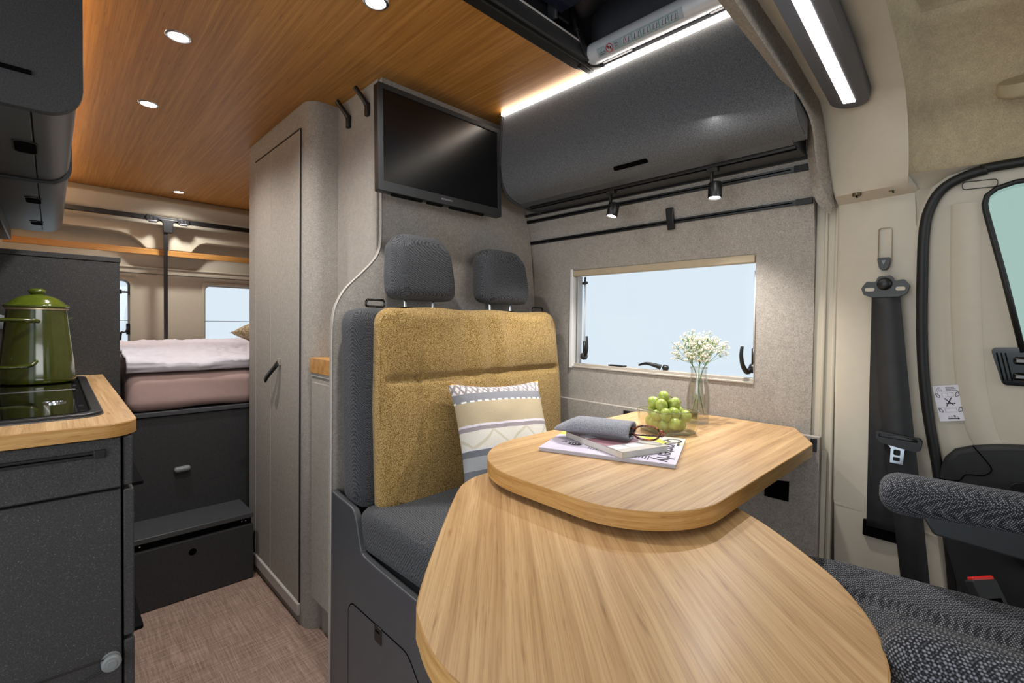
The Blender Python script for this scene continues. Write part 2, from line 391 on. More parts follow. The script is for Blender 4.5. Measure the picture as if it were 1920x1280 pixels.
def pad(bm, c, h, r, rc, k=20, fn=None):
    """cushion facing -Y whose outline in XZ has corner radius rc(q) and whose rim is rounded by r"""
    g = bmesh.new(); bmesh.ops.create_cube(g, size=2); bmesh.ops.subdivide_edges(g, edges=g.edges, cuts=k, use_grid_fill=True)
    c = Vector(c); hm = min(h[0], h[2]); mp = {}
    for v in g.verts:
        q = v.co.copy(); e = Vector([math.copysign(.5*abs(q[i])+.5*math.sin(abs(q[i])*math.pi/2), q[i]) for i in range(3)])
        L = max(abs(e.x), abs(e.z)); R_ = rc(q) if callable(rc) else rc
        def outline(x, z):
            x *= h[0]; z *= h[2]; ax, az = abs(x)-(h[0]-R_), abs(z)-(h[2]-R_)
            if ax > 0 and az > 0:
                k_ = max(ax, az)/math.hypot(ax, az); x = math.copysign(h[0]-R_+ax*k_, x); z = math.copysign(h[2]-R_+az*k_, z)
            return x, z
        if L > 1-1e-6:
            y = abs(e.y)*h[1]; a = max(0, (y-(h[1]-r))/r); th = a*math.pi/4; ins = r*(1-math.cos(th))
            if a > 0: y = h[1]-r+r*math.sin(th)
            x, z = outline(e.x, e.z); sc_ = 1-ins/hm; p = Vector((x*sc_, math.copysign(y, e.y), z*sc_))
        else:
            d = (1-L)*hm
            if d < r and L > 1e-6:
                th = math.pi/2-math.pi/4*(1-d/r); ins = r*(1-math.cos(th)); x, z = outline(e.x/L, e.z/L); sc_ = 1-ins/hm
                p = Vector((x*sc_, math.copysign(h[1]-r+r*math.sin(th), e.y), z*sc_))
            else: x, z = outline(e.x, e.z); p = Vector((x, math.copysign(h[1], e.y), z))
        if fn: p = fn(q, p)
        v.co = p+c
    for v in g.verts: mp[v] = bm.verts.new(v.co)
    for f in g.faces: bm.faces.new([mp[v] for v in f.verts])
    g.free(); return bm
def frame(o, x, y, z=None):
    x = Vector(x).normalized(); y = Vector(y); y = (y-x*y.dot(x)).normalized(); z = x.cross(y); o = Vector(o)
    return Matrix(((x.x, y.x, z.x, o.x), (x.y, y.y, z.y, o.y), (x.z, y.z, z.z, o.z), (0, 0, 0, 1)))
def text(bm, s, size, M4, cx=False, extr=.0002):
    cu_ = bpy.data.curves.new('t', 'FONT'); cu_.body = s; cu_.size = size; cu_.extrude = extr
    if cx: cu_.align_x = 'CENTER'
    cu_.resolution_u = 3
    o = bpy.data.objects.new('t', cu_); me = o.to_mesh()
    mp = [bm.verts.new(M4 @ v.co) for v in me.vertices]
    for p in me.polygons:
        try: bm.faces.new([mp[i] for i in p.vertices])
        except ValueError: pass
    o.to_mesh_clear(); bpy.data.objects.remove(o); bpy.data.curves.remove(cu_); return bm
def loft(bm, rows):
    V = [[bm.verts.new(Vector(p)) for p in r_] for r_ in rows]
    for a, b in zip(V, V[1:]):
        for i in range(len(a)-1): bm.faces.new((a[i], a[i+1], b[i+1], b[i]))
    return V
def smoothpath(pts, n=6):
    pts = [Vector(p) for p in pts]; out = []
    P = [pts[0]]+pts+[pts[-1]]
    for i in range(1, len(P)-2):
        for k in range(n):
            t_ = k/n; a, b, c, d = P[i-1], P[i], P[i+1], P[i+2]
            out.append(.5*((2*b)+(c-a)*t_+(2*a-5*b+4*c-d)*t_*t_+(3*b-a-3*c+d)*t_**3))
    out.append(pts[-1]); return out

# ================================================================== THE SETTING
CZ = 1.903
bm = B(); box(bm, -.5, 1.56, -1.6, 3.92, -.04, 0); struct(obj('floor', bm, 'floor_weave'))
# bamboo ceiling with the roof-hatch opening cut out
bm = B()
back = [(-.42, .915)]+[(1.12+.08*math.sin(a*math.pi/12), .835+.08*math.cos(a*math.pi/12)) for a in range(0, 7)]+[(1.2, .36), (1.47, .36), (1.47, 3.75), (-.42, 3.75)]
prism(bm, back, 'Z', CZ, CZ+.02); box(bm, -.42, -.2, .36, .914, CZ, CZ+.02)
struct(obj('ceiling', bm, 'bamboo_ceiling'))
# right wall, felt lined, leaning inwards at the top, with the window opening
def wallx(z):
    P = [(-1, 1.493), (1.23, 1.493), (1.34, 1.486), (1.463, 1.465), (1.578, 1.434), (1.70, 1.40), (1.95, 1.36)]
    for (a, xa), (b, xb) in zip(P, P[1:]):
        if a <= z <= b: return xa+(xb-xa)*(z-a)/(b-a)
ys = [.35, .50, 1.19, 1.42]; zs = [0, .4, .952, 1.15, 1.336, 1.40, 1.463, 1.52, 1.578, 1.70, 1.91]
bm = B()
def vert(x, y, z): return bm.verts.new((x, y, z))
for off in (0, .012):
    G = [[vert(wallx(z)+off, y, z) for y in ys] for z in zs]
    for i in range(len(zs)-1):
        for j in range(3):
            if j == 1 and .95 <= zs[i] and zs[i+1] <= 1.337: continue
            bm.faces.new((G[i][j], G[i][j+1], G[i+1][j+1], G[i+1][j]))
box(bm, 1.4935, 1.51, .35, .354, 0, 1.23)
struct(obj('wall_right', bm, 'felt', smooth=R(30)))
bm = B(); prism(bm, [(.324, 0), (1.39, 0), (1.39, .8265), (.324, .8265)], 'X', 1.474, 1.4925)
o = obj('trim_1', bm, 'felt', bevel=.002); struct(o)
# cream outer shell on both sides and at the rear
bm = B(); box(bm, 1.56, 1.60, -1.6, .5, 0, 1.7); box(bm, 1.56, 1.60, .5, 1.2, 0, .93); box(bm, 1.56, 1.60, .5, 1.2, 1.36, 1.92); box(bm, 1.56, 1.60, 1.2, 3.92, 0, 1.92)
bm2 = bm; bm = B(); box(bm, 1.56, 1.60, .30, .46, 0, 1.92); box(bm, 1.56, 1.60, .46, 1.36, 0, .91); box(bm, 1.56, 1.60, .46, 1.36, 1.38, 1.92); box(bm, 1.56, 1.60, 1.36, 3.92, 0, 1.92); bm2.free()
struct(obj('wall_right_outer', bm, 'cream'))
bm = B(); box(bm, -.47, -.42, 1.24, 3.92, 0, 1.93); struct(obj('wall_left', bm, 'cream'))
bm = B(); box(bm, -.47, 1.60, .36, 3.92, 2.12, 2.14); struct(obj('wall_roof_shell', bm, 'canvas'))
# rear doors wall
bm = B(); xs = [-.47, -.12, .364, .76, 1.24, 1.56]; zr = [0, .93, 1.372, 1.93]
for i in range(5):
    for j in range(3):
        if i in (1, 3) and j == 1: continue
        box(bm, xs[i], xs[i+1], 3.85, 3.90, zr[j], zr[j+1])
bmesh.ops.remove_doubles(bm, verts=bm.verts, dist=1e-5)
struct(obj('wall_rear', bm, 'cream_metal'))
# raised pressed panel above the rear windows, with two arched pockets
bm = B()
prism(bm, [(-.42, 1.76), (-.42, 1.66), (.20, 1.657), (.30, 1.652), (.36, 1.635), (.40, 1.60), (.43, 1.565), (.675, 1.565), (.69, 1.59), (.72, 1.622), (.76, 1.636), (1.45, 1.636), (1.45, 1.76)], 'Y', 3.755, 3.849)
struct(obj('trim_2', bm, 'cream_metal', bevel=.006, seg=3))
bm = B(); prism(bm, [(3.745, 1.905), (3.70, 1.86), (3.735, 1.78), (3.80, 1.755), (3.86, 1.755), (3.86, 1.905)], 'X', -.42, 1.47)
struct(obj('trim_3', bm, 'cream_light', bevel=.01, seg=3))
bm = B(); box(bm, -.42, 1.45, 3.835, 3.85, 1.452, 1.463); box(bm, -.42, .46, 3.844, 3.85, .88, 1.42); box(bm, .60, 1.45, 3.844, 3.85, .88, 1.42)
# pressed edges of the two rear door panels (rings only)
bm.free(); bm = B(); box(bm, -.42, 1.45, 3.841, 3.852, 1.446, 1.458)
struct(obj('trim_4', bm, 'cream_metal', bevel=.004, seg=3))
bm = B(); box(bm, -.42, 1.45, 3.846, 3.851, 1.412, 1.4145); box(bm, .50, .51, 3.8495, 3.851, .5, .6)
struct(obj('trim_5', bm, 'cab_black'))

def rear_window(n, x0, x1, z0, z1, side):
    out = rrect(x0-.012, x1+.012, z0-.012, z1+.012, .02, 5); inn = rrect(x0+.004, x1-.004, z0+.004, z1-.004, .035, 5)
    bm = B(); ring_prism(bm, out, inn, 'Y', 3.842, 3.895)
    f = struct(obj('window_%d' % n, bm, 'cream_metal', smooth=R(40)))
    bm = B(); ring_prism(bm, rrect(x0+.002, x1-.002, z0+.002, z1-.002, .035, 5), rrect(x0+.014, x1-.014, z0+.014, z1-.014, .028, 5), 'Y', 3.87, 3.885); obj('window_frame', bm, 'light_grey', f)
    bm = B(); box(bm, x0, x1, 3.889, 3.892, z0, z1); obj('window_pane', bm, 'pane_clear', f)
    bm = B(); box(bm, x0+.01, x1-.01, 3.872, 3.876, 1.108, 1.112); obj('defrost_line', bm, 'cab_black', f)
    sx = x1-.02 if side > 0 else x0+.02
    for z in (1.29,):
        bm = B(); tube(bm, [(sx+.012, 3.86, z), (sx-.03, 3.86, z)], .006, 8); tube(bm, [(sx-.03, 3.86, z-.014), (sx-.03, 3.86, z+.014)], .007, 8); tube(bm, [(sx+.012, 3.86, z-.02), (sx+.012, 3.86, z+.1)], .005, 6); obj('window_stay', bm, 'black', f)
    bm = B(); tube(bm, smoothpath([(sx+.01, 3.85, 1.07), (sx-.005, 3.845, 1.04), (sx-.03, 3.84, 1.03), (sx-.035, 3.84, .98)]), .007, 8); tube(bm, [(sx+.008, 3.86, 1.02), (sx+.008, 3.86, 1.09)], .012, 8); obj('window_latch', bm, 'black', f)
    bm = B(); tube(bm, [(x1-.16, 3.855, z1-.012), (x1-.08, 3.855, z1-.012)], .009, 8); obj('blind_grip', bm, 'light_grey', f)
rear_window(2, -.12, .364, .93, 1.372, 1)
rear_window(3, .76, 1.24, .93, 1.366, 1)

# main window (right wall)
bm = B()
def frame_quad(y0, y1, z0, z1, t): return [(y0-.001 if t > 0 else y0+.0005, z0-t), (y1+t, z0-t), (y1+t, z1+t), (y0-.001 if t > 0 else y0+.0005, z1+t)]
ring_prism(bm, frame_quad(.50, 1.19, .952, 1.336, .001), frame_quad(.50, 1.19, .952, 1.336, -.004), 'X', 1.489, 1.535)
win = struct(obj('window_1', bm, 'window_frame', bevel=.0012))
bm = B(); box(bm, 1.486, 1.515, .503, 1.186, 1.311, 1.335); obj('blind_cassette', bm, 'blind_beige', win, bevel=.003)
bm = B(); box(bm, 1.4905, 1.500, .503, 1.186, .953, .957); box(bm, 1.500, 1.528, .503, 1.186, .953, .9665); obj('window_sill', bm, 'window_frame', win, bevel=.0015)
bm = B(); box(bm, 1.485, 1.52, 1.181, 1.194, .948, 1.34); obj('side_profile', bm, 'white_plastic', win, bevel=.002)
bm = B(); box(bm, 1.505, 1.53, 1.166, 1.172, .966, 1.312); box(bm, 1.505, 1.53, .5015, .504, .966, 1.312); obj('blind_guide', bm, 'light_grey', win, bevel=.001)
bm = B(); box(bm, 1.528, 1.534, 1.172, 1.181, .966, 1.312); obj('window_gasket', bm, 'rubber', win)
bm = B(); box(bm, 1.5355, 1.538, .47, 1.25, .93, 1.36); obj('window_pane', bm, 'pane_clear', win)
def lever(pts, r0, r1):
    p = smoothpath(pts, 6); return p, [r0+(r1-r0)*(i/(len(p)-1))**.7 for i in range(len(p))]
for y, lv, label in ((1.150, [(1.515, 1.145, .998), (1.497, 1.122, 1.002), (1.490, 1.110, 1.030), (1.497, 1.117, 1.075)], 'latch'), (.515, [(1.520, .515, .995), (1.500, .522, .985), (1.482, .528, 1.005), (1.476, .531, 1.035), (1.479, .530, 1.062)], 'latch')):
    bm = B(); tube(bm, [(1.522, y-.004, 1.29), (1.522, y-.004, 1.04)], .0034, 8); obj('window_stay', bm, 'alu', win, smooth=True)
    bm = B(); lathe(bm, [(.0, -.010), (.013, -.009), (.015, 0), (.013, .009), (0, .010)], (1.520, y-.004, .995), 16, 'Y')
    p, rr_ = lever(lv, .010, .0045); tube(bm, p, rr_, 10); tube(bm, [(1.524, y-.003, 1.0), (1.524, y-.003, 1.055)], .0065, 8)
    obj('window_latch', bm, 'black', win, smooth=True)
bm = B(); tube(bm, [(1.520, 1.155, 1.285), (1.508, 1.130, 1.285)], .006, 8); tube(bm, [(1.526, 1.150, 1.31), (1.524, 1.150, 1.265)], .004, 6); obj('stay_joint', bm, 'black', win)
bm = B(); p, rr_ = lever([(1.520, .815, .976), (1.504, .835, .984), (1.498, .860, .987), (1.501, .888, .979)], .0095, .0035); tube(bm, p, rr_, 10)
lathe(bm, [(0, -.016), (.009, -.012), (.011, .002), (0, .010)], (1.520, .800, .975), 14, 'Y'); obj('window_latch', bm, 'black', win, smooth=True)
bm = B(); box(bm, 1.502, 1.522, .95, 1.02, .967, .972); obj('blind_grip', bm, 'black', win, bevel=.002)

# felt clad arch between living area and cab (lateral hoop)
IN = [(-.5, .36, 1.71), (.6, .36, 1.705), (.91, .36, 1.696), (1.134, .36, 1.689), (1.34, .36, 1.673), (1.406, .358, 1.638), (1.427, .352, 1.529), (1.43, .335, 1.448), (1.472, .31, 1.416)]
RD = [(-.5, .325, 1.69), (.6, .325, 1.685), (.855, .325, 1.675), (1.035, .325, 1.659), (1.241, .325, 1.638), (1.335, .325, 1.607), (1.387, .325, 1.53), (1.419, .318, 1.479), (1.461, .305, 1.436)]
OU = [(-.5, .322, 1.735), (.6, .322, 1.73), (.937, .322, 1.718), (1.139, .322, 1.71), (1.361, .318, 1.676), (1.404, .316, 1.625), (1.44, .312, 1.531), (1.451, .306, 1.479), (1.47, .303, 1.434)]
INB = [(x, y+.006, z+.22) if i < 5 else (x+.06, y+.006, z+.05) for i, (x, y, z) in enumerate(IN)]
rows = [smoothpath([(x-.010, y, z) for x, y, z in r_], 5) for r_ in (INB, IN, RD)]+[smoothpath(OU, 5)]
rd = [a.lerp(b, .06) for a, b in zip(rows[2], rows[1])]; ro = [a.lerp(b, .12) for a, b in zip(rows[2], rows[3])]
bm = B(); loft(bm, [rows[0], rows[1], rd, ro, rows[3]])
struct(obj('trim_6', bm, 'felt_arch', smooth=R(24)))

# cream roof ring, B-pillar and body side next to the felt wall
RR = [(-.5, .322, 1.735), (.6, .322, 1.73), (.937, .322, 1.718), (1.139, .322, 1.71), (1.361, .318, 1.676), (1.404, .316, 1.625), (1.440, .312, 1.531), (1.451, .306, 1.479), (1.449, .300, 1.457), (1.479, .298, 1.440), (1.484, .297, 1.36), (1.486, .297, 1.2), (1.490, .296, .95), (1.494, .294, .664), (1.494, .292, .66), (1.4955, .285, .4), (1.50, .28, 0)]
FF = [(-.5, .145, 1.69), (.6, .145, 1.685), (1.019, .145, 1.674), (1.132, .145, 1.659), (1.265, .145, 1.623), (1.319, .145, 1.574), (1.354, .145, 1.504), (1.385, .148, 1.462), (1.398, .15, 1.450), (1.452, .142, 1.440), (1.462, .138, 1.36), (1.470, .134, 1.24), (1.486, .118, .98), (1.490, .085, .644), (1.490, .085, .64), (1.4915, .060, .4), (1.494, .045, 0)]
assert len(RR) == len(FF)
def mid(a, b, t_, up=0):
    v = Vector(a).lerp(Vector(b), t_); return (v.x+up, v.y, v.z-(up if v.z > 1.6 else 0))
def sp_(r_): return r_[:4]+smoothpath(r_[4:8], 3)+r_[8:]
rows = [[(x+.05, y, z) if z < 1.5 else (x+.02, y+.002, z+.03) for x, y, z in RR], RR, [mid(a, b, .04, -.004) for a, b in zip(RR, FF)], [mid(a, b, .5, -.008 if a[2] > 1.45 else -.002) for a, b in zip(RR, FF)], [mid(a, b, .9, -.006 if a[2] > 1.45 else -.003) for a, b in zip(RR, FF)], FF,
        [(x+.004, y+.003, z+.012) if z > 1.45 else (x+.025, y-.012, z) for x, y, z in FF]]
rows = [sp_([tuple(p) for p in r_]) for r_ in rows]
bm = B(); loft(bm, rows)
struct(obj('trim_7', bm, 'cream_light', smooth=R(45)))
# vertical press line, seam cover at sill height, body strip towards the felt wall
bm = B(); box(bm, 1.499, 1.53, .296, .352, 0, 1.56); box(bm, 1.494, 1.50, .322, .331, .80, 1.52); box(bm, 1.488, 1.50, .297, .306, 0, 1.44); box(bm, 1.491, 1.50, .31, .324, 0, .79)
struct(obj('trim_8', bm, 'cream', bevel=.003))
bm = B(); loft(bm, [[(1.489, .292, .662), (1.490, .22, .655), (1.488, .15, .648), (1.485, .088, .64)], [(1.489, .29, .655), (1.490, .22, .648), (1.488, .15, .641), (1.485, .086, .633)]]); struct(obj('trim_9', bm, 'cream_metal'))
# screws in the ledge under the ring
for x, y in ((1.428, .25), (1.432, .18)):
    s_ = thing('trim_screw', 'small sunken screw under the cream roof ring, %s' % ('nearer the felt arch' if y > .2 else 'nearer the cab door'), 'screw', (x, y, 1.446))
    bm = B(); lathe(bm, [(0, .0005), (.008, .0005), (.0095, .002), (.0095, .008)], (x, y, 1.446), 18); obj('screw_cup', bm, 'brass_screw', s_, smooth=R(40))
    bm = B(); box(bm, x-.006, x+.006, y-.0012, y+.0012, 1.4435, 1.446); obj('screw_slot', bm, 'void', s_)
# slotted belt guide cover on the pillar
bm = B(); ring_prism(bm, rrect(.183, .211, 1.28, 1.368, .006, 4), rrect(.1845, .2095, 1.2815, 1.3665, .005, 4), 'X', 1.462, 1.473)
tag(obj('height_adjuster_track', bm, 'blind_beige'), 'thin outlined vertical slot cover on the cream pillar above the belt anchor', 'cover')
# cab headliner
PR = [(-.5, 1.755), (1.08, 1.735), (1.22, 1.71), (1.33, 1.665), (1.39, 1.60), (1.424, 1.53), (1.444, 1.485), (1.464, 1.452)]
rows = []
for y, dz in ((.145, 0), (.12, .02), (.0, .012), (-.3, 0), (-.9, -.06), (-1.4, -.12)):
    rows.append([(x, y, z+dz if z > 1.5 else z) for x, z in PR])
rows[0] = [(x+.008, .158, z+.016) for (x, y, z), (x2, z2) in zip([FF[0], FF[1], FF[2], FF[3], FF[4], FF[5], FF[6], FF[7]], PR)]
rows = [smoothpath(r_, 4) for r_ in rows]
bm = B(); loft(bm, rows); struct(obj('ceiling_cab', bm, 'headliner', smooth=True))

# rest of the cab shell around the camera: scuttle, far door, roof edge over the sliding door
bm = B(); box(bm, -.55, 1.6, -1.66, -1.6, 0, .98); box(bm, -.55, -.49, -1.6, -.42, 0, .95); box(bm, -.55, -.49, -.50, -.34, .95, 1.7); box(bm, -.55, -.49, -1.6, -.34, 1.52, 1.95)
box(bm, -.55, 1.6, -1.66, -1.6, 1.62, 1.95); box(bm, -.5, 1.56, -1.66, .36, 2.0, 2.03); box(bm, -.5, -.47, -.34, 1.24, 1.80, 1.95)
struct(obj('wall_cab', bm, 'cab_black'))
# ---- cab door
def dx(z): return 1.492-.045*(z-.8)/.63
def shear(bm, off=0):
    for v in bm.verts: v.co.x += dx(v.co.z)+off
outer = [(-.75, 1.485), (-.03, 1.482), (.04, 1.478), (.085, 1.466), (.112, 1.446), (.130, 1.40), (.139, 1.35), (.141, 1.24), (.132, 1.08), (.118, .94), (.097, .79), (.078, .67), (.066, .54), (.05, 0), (-.75, 0)]
inner = [(-.75, 1.004), (-.054, 1.004), (-.036, 1.074), (-.004, 1.235), (.026, 1.375), (.029, 1.395), (.026, 1.414), (.010, 1.428), (-.02, 1.436), (-.75, 1.45)]
bm = B(); prism(bm, outer+inner, 'X', 0, .03); shear(bm, .004)
door = struct(obj('door_1', bm, 'cream'))
seal = smoothpath([(dx(z)-.009, y, z) for y, z in [(-.6, 1.474), (-.03, 1.468), (.024, 1.464), (.062, 1.455), (.092, 1.437), (.111, 1.405), (.122, 1.353), (.124, 1.242), (.121, 1.079), (.110, .94), (.088, .793), (.071, .673), (.057, .542), (.035, .2), (.03, 0)]], 4)
FA = [(1.385, .150, 1.470), (1.420, .149, 1.454), (1.452, .143, 1.441), (1.462, .139, 1.36), (1.470, .135, 1.24), (1.486, .119, .98), (1.49, .086, .644), (1.494, .046, 0)]
FB = [(1.456, -.02, 1.480), (1.458, .075, 1.466), (1.466, .112, 1.42), (1.471, .125, 1.35), (1.480, .126, 1.24), (1.492, .112, .98), (1.500, .072, .644), (1.51, .03, 0)]
fb_ = B(); loft(fb_, [smoothpath(FA, 3), smoothpath(FB, 3)]); struct(obj('trim_10', fb_, 'cream_light', smooth=True))
fb_ = B(); box(fb_, 1.535, 1.56, -.8, .31, 0, .93); box(fb_, 1.50, 1.56, .125, .31, .9, 1.5); struct(obj('trim_11', fb_, 'cab_black'))
bm = B(); tube(bm, seal, .0105, 10); obj('door_seal', bm, 'rubber', door, smooth=True)
win_o = [(-.75, .98), (-.062, .98), (-.040, 1.074), (-.008, 1.235), (.0225, 1.375), (.025, 1.393), (.022, 1.410), (.008, 1.423), (-.02, 1.431), (-.75, 1.444)]
bm = B(); tube(bm, [(dx(z)+.0, y, z) for y, z in win_o[2:]], .0055, 8); obj('window_gasket', bm, 'rubber', door, smooth=True)
bm = B(); prism(bm, win_o, 'X', 0, .004); shear(bm, .022); obj('window_pane', bm, 'pane_teal', door)
bm = B(); g_ = rrect(.006, .062, 1.428, 1.445, .006, 4); g_ = [(y, z+(.062-y)*-.06+.002) for y, z in g_]; ring_prism(bm, g_, [(y*.965+.034*.035, (z-1.437)*.9+1.437) for y, z in g_], 'X', -.001, .006); shear(bm, .0); obj('air_slot_cover', bm, 'cab_black', door)
# raised rib running down the door panel
rib = [(.074, 1.40), (.072, 1.24), (.066, 1.10), (.055, .98), (.040, .90), (.026, .862)]
rows = []
for off, xo in ((-.006, .0045), (0, -.004), (.045, .0035)):
    rows.append([(dx(z)+xo, y-off, z) for y, z in rib])
rows = [smoothpath(r_, 4) for r_ in rows]
bm = B(); loft(bm, rows); obj('door_rib', bm, 'cream_light', door, smooth=True)
low = [(.092, .70), (.088, .76), (.0835, .80), (.076, .826), (.060, .848), (.030, .862), (-.01, .872), (-.05, .878), (-.12, .885), (-.75, .90), (-.75, .02), (.03, .02), (.052, .54)]
bm = B(); prism(bm, low, 'X', -.022, .004); shear(bm); obj('lower_panel', bm, 'cab_black', door, bevel=.010, seg=4)
bm = B(); prism(bm, fillet([(-.75, .80), (-.03, .80), (-.02, .76), (-.035, .62), (-.75, .60)], [0, .02, .02, .03, 0]), 'X', -.034, -.02); shear(bm); obj('door_pocket', bm, 'black', door, bevel=.008, seg=3)
bm = B(); tube(bm, smoothpath([(dx(z)-.023, y, z) for y, z in [(.030, .862), (.010, .835), (.0, .815), (.012, .80), (.040, .795), (.052, .778), (.085, .775)]], 4), .0012, 6); obj('panel_joint', bm, 'void', door)
# handle recess
bm = B(); prism(bm, fillet([(.009, 1.082), (-.12, 1.088), (-.12, 1.002), (-.012, 1.002), ], [.008, 0, 0, .01]), 'X', -.002, .012); shear(bm, -.001); hd = obj('handle_recess', bm, 'gloss_black', door, bevel=.002)
bm = B()
for k in range(3): tube(bm, [(dx(1.07)-.004, -.001-.0065*k, 1.072), (dx(1.012)-.004, -.013-.0065*k, 1.012)], .0014, 6)
obj('handle_rib', bm, 'gloss_black', hd)
for z in (1.056, 1.022):
    bm = B(); box(bm, dx(z)-.012, dx(z)-.001, -.055, -.026, z-.008, z+.008); obj('door_handle', bm, 'gloss_black', hd, bevel=.005, seg=3)
# warning sticker on the door
sk = [(.102, .987), (.057, .996), (.042, .917), (.087, .906)]
o0 = Vector((dx(.987)-.0015, .102, .987)); xv = Vector((dx(.996)-.0015, .057, .996))-o0; dn = Vector((dx(.906)-.0015, .087, .906))-o0
Ms = frame(o0+dn, xv, -dn); SW, SH = xv.length, dn.length
kx = (dn.normalized()).dot(xv.normalized())
Ms = Matrix(((xv.x/SW, -dn.x/SH, 0, (o0+dn).x), (xv.y/SW, -dn.y/SH, 0, (o0+dn).y), (xv.z/SW, -dn.z/SH, 0, (o0+dn).z), (0, 0, 0, 1)))
nrm = xv.cross(-dn).normalized(); Ms[0][2], Ms[1][2], Ms[2][2] = nrm
def srect(bm, x0, x1, y0, y1, h, M4): return box(bm, x0, x1, y0, y1, 0, h, M4)
def sline(bm, pts, w_, h, M4):
    for a, b in zip(pts, pts[1:]):
        a, b = Vector(a), Vector(b); d = (b-a).normalized(); n_ = Vector((-d.y, d.x))*w_/2
        vs = [bm.verts.new(M4 @ Vector((p.x, p.y, h))) for p in (a+n_, a-n_, b-n_, b+n_)]; bm.faces.new(vs)
    return bm
bm = B(); srect(bm, 0, SW, 0, SH, .0006, Ms); stk = tag(obj('warning_sticker', bm, 'paper'), 'small white rectangular warning sticker with crossed-out diagram on the cream cab door', 'sticker')
bm = B()
for k, s_ in enumerate(('Achtung', 'Attention', 'Attenzione')): text(bm, s_, SH*.055, Ms @ Matrix.Translation((SW*.47, SH*(.925-k*.045), .0008)))
obj('sticker_text', bm, 'ink', stk)
bm = B(); H = .0011
def q(*p): return [(SW*a, SH*b) for a, b in p]
for yy in (.83, .39): sline(bm, q((.02, yy), (.98, yy)), .0003, H, Ms)
sline(bm, q((.1, .855), (.22, .97), (.34, .855), (.1, .855)), .0008, H, Ms); sline(bm, q((.22, .935), (.22, .88)), .0008, H, Ms)
for y0 in (.68, .25):
    sline(bm, q((.30, y0), (.72, y0), (.72, y0+.11), (.30, y0+.11), (.30, y0)), .0006, H, Ms)
sline(bm, q((.51, .68), (.51, .79)), .0006, H, Ms)
obj('sticker_diagram', bm, 'ink_grey', stk)
bm = B()
for y0 in (.67, .25):
    sline(bm, q((.06, y0+.12), (.12, y0+.12), (.2, y0+.05), (.2, y0), (.1, y0+.02), (.06, y0+.12)), .0012, H, Ms)
    sline(bm, q((.93, y0+.13), (.85, y0+.12), (.79, y0+.05), (.80, y0), (.93, y0+.03), (.93, y0+.13)), .0012, H, Ms)
sline(bm, q((.36, .64), (.66, .44)), .0019, H, Ms); sline(bm, q((.62, .65), (.38, .42)), .0019, H, Ms)
sline(bm, q((.36, .49), (.72, .49)), .0014, H, Ms); sline(bm, q((.68, .505), (.73, .49), (.68, .475)), .0016, H, Ms)
sline(bm, q((.34, .07), (.74, .07)), .0016, H, Ms); sline(bm, q((.70, .088), (.76, .07), (.70, .052)), .002, H, Ms)
sline(bm, q((.58, .11), (.58, .16), (.61, .16), (.63, .11), (.58, .11)), .001, H, Ms)
for x in (.36, .45, .68): sline(bm, q((x, .12), (x+.06, .12)), .0008, H, Ms)
obj('sticker_icon', bm, 'ink', stk)

# ---- reading lamp bar on the roof ring
Ml = frame((1.10, .243, 1.667), (.985, 0, -.11), (0, 1, 0.12))   # local x along the bar, y across, z up
lamp = thing('roof_lamp', 'long dark grey lamp bar with glowing white strip on the cream roof ring', 'lamp', (1.10, .243, 1.66))
bm = B(); outl = fillet([(-.75, -.036), (.20, -.036), (.235, 0), (.20, .036), (-.75, .036)], [0, .034, .03, .034, 0], 6)
outl = [(x, y) for x, y in rrect(-.75, .225, -.037, .037, .036, 8)]
prism(bm, outl, 'Z', -.016, .012, Ml); obj('lamp_housing', bm, 'lamp_housing', lamp, bevel=.009, seg=4)
bm = B(); prism(bm, rrect(-.72, .195, -.0115, .0115, .001, 2), 'Z', -.0175, -.014, Ml); obj('lamp_diffuser', bm, 'led_bar', lamp)
area('roof_lamp_light', Ml @ Vector((-.2, 0, -.035)), Ml @ Vector((-.2, 0, -1)), .8, .03, 1.6, (1, .98, .95))
# round cream cap on the headliner
bm = B(); lathe(bm, [(0, -.012), (.03, -.011), (.043, -.004), (.045, .0), (.045, .014), (.043, .02)], (0, 0, 0), 36)
Mc = frame((1.325, -.03, 1.590), (.35, 0, -.94), (0, 1, 0)) @ Matrix.Rotation(R(0), 4, 'Z')
Mc = Matrix.Translation((1.335, -.032, 1.582)) @ Matrix.Rotation(R(-30), 4, 'Y')
for v in bm.verts: v.co = Mc @ v.co
cap = tag(obj('handle_cap', bm, 'headliner_base', smooth=R(40)), 'round cream plastic cap on the beige cab headliner above the door window', 'cap')

# ---- seat belt
sb = thing('seat_belt', 'black seat belt hanging from its anchor on the cream pillar', 'seat belt', (1.44, .19, .62))
def webbing(name, L_, Rr, par, m='belt', th=.0012):
    rows = [smoothpath(L_, 6), smoothpath(Rr, 6)]; ml = [a.lerp(b, .5) for a, b in zip(*rows)]
    bm = B(); loft(bm, [rows[0], ml, rows[1]]); o = obj(name, bm, m, par, smooth=True); s_ = o.modifiers.new('th', 'SOLIDIFY'); s_.thickness = th; s_.offset = 0; return o
webbing('webbing', [(1.447, .217, 1.203), (1.452, .2165, .95), (1.462, .217, .80), (1.482, .219, .62)], [(1.447, .162, 1.202), (1.452, .160, .95), (1.462, .160, .80), (1.482, .160, .62)], sb)
webbing('webbing', [(1.438, .216, 1.207), (1.436, .195, .95), (1.44, .178, .80), (1.45, .160, .65), (1.465, .135, .40), (1.47, .12, .1)], [(1.438, .162, 1.206), (1.436, .136, .95), (1.44, .120, .80), (1.45, .105, .65), (1.465, .083, .40), (1.47, .07, .1)], sb)
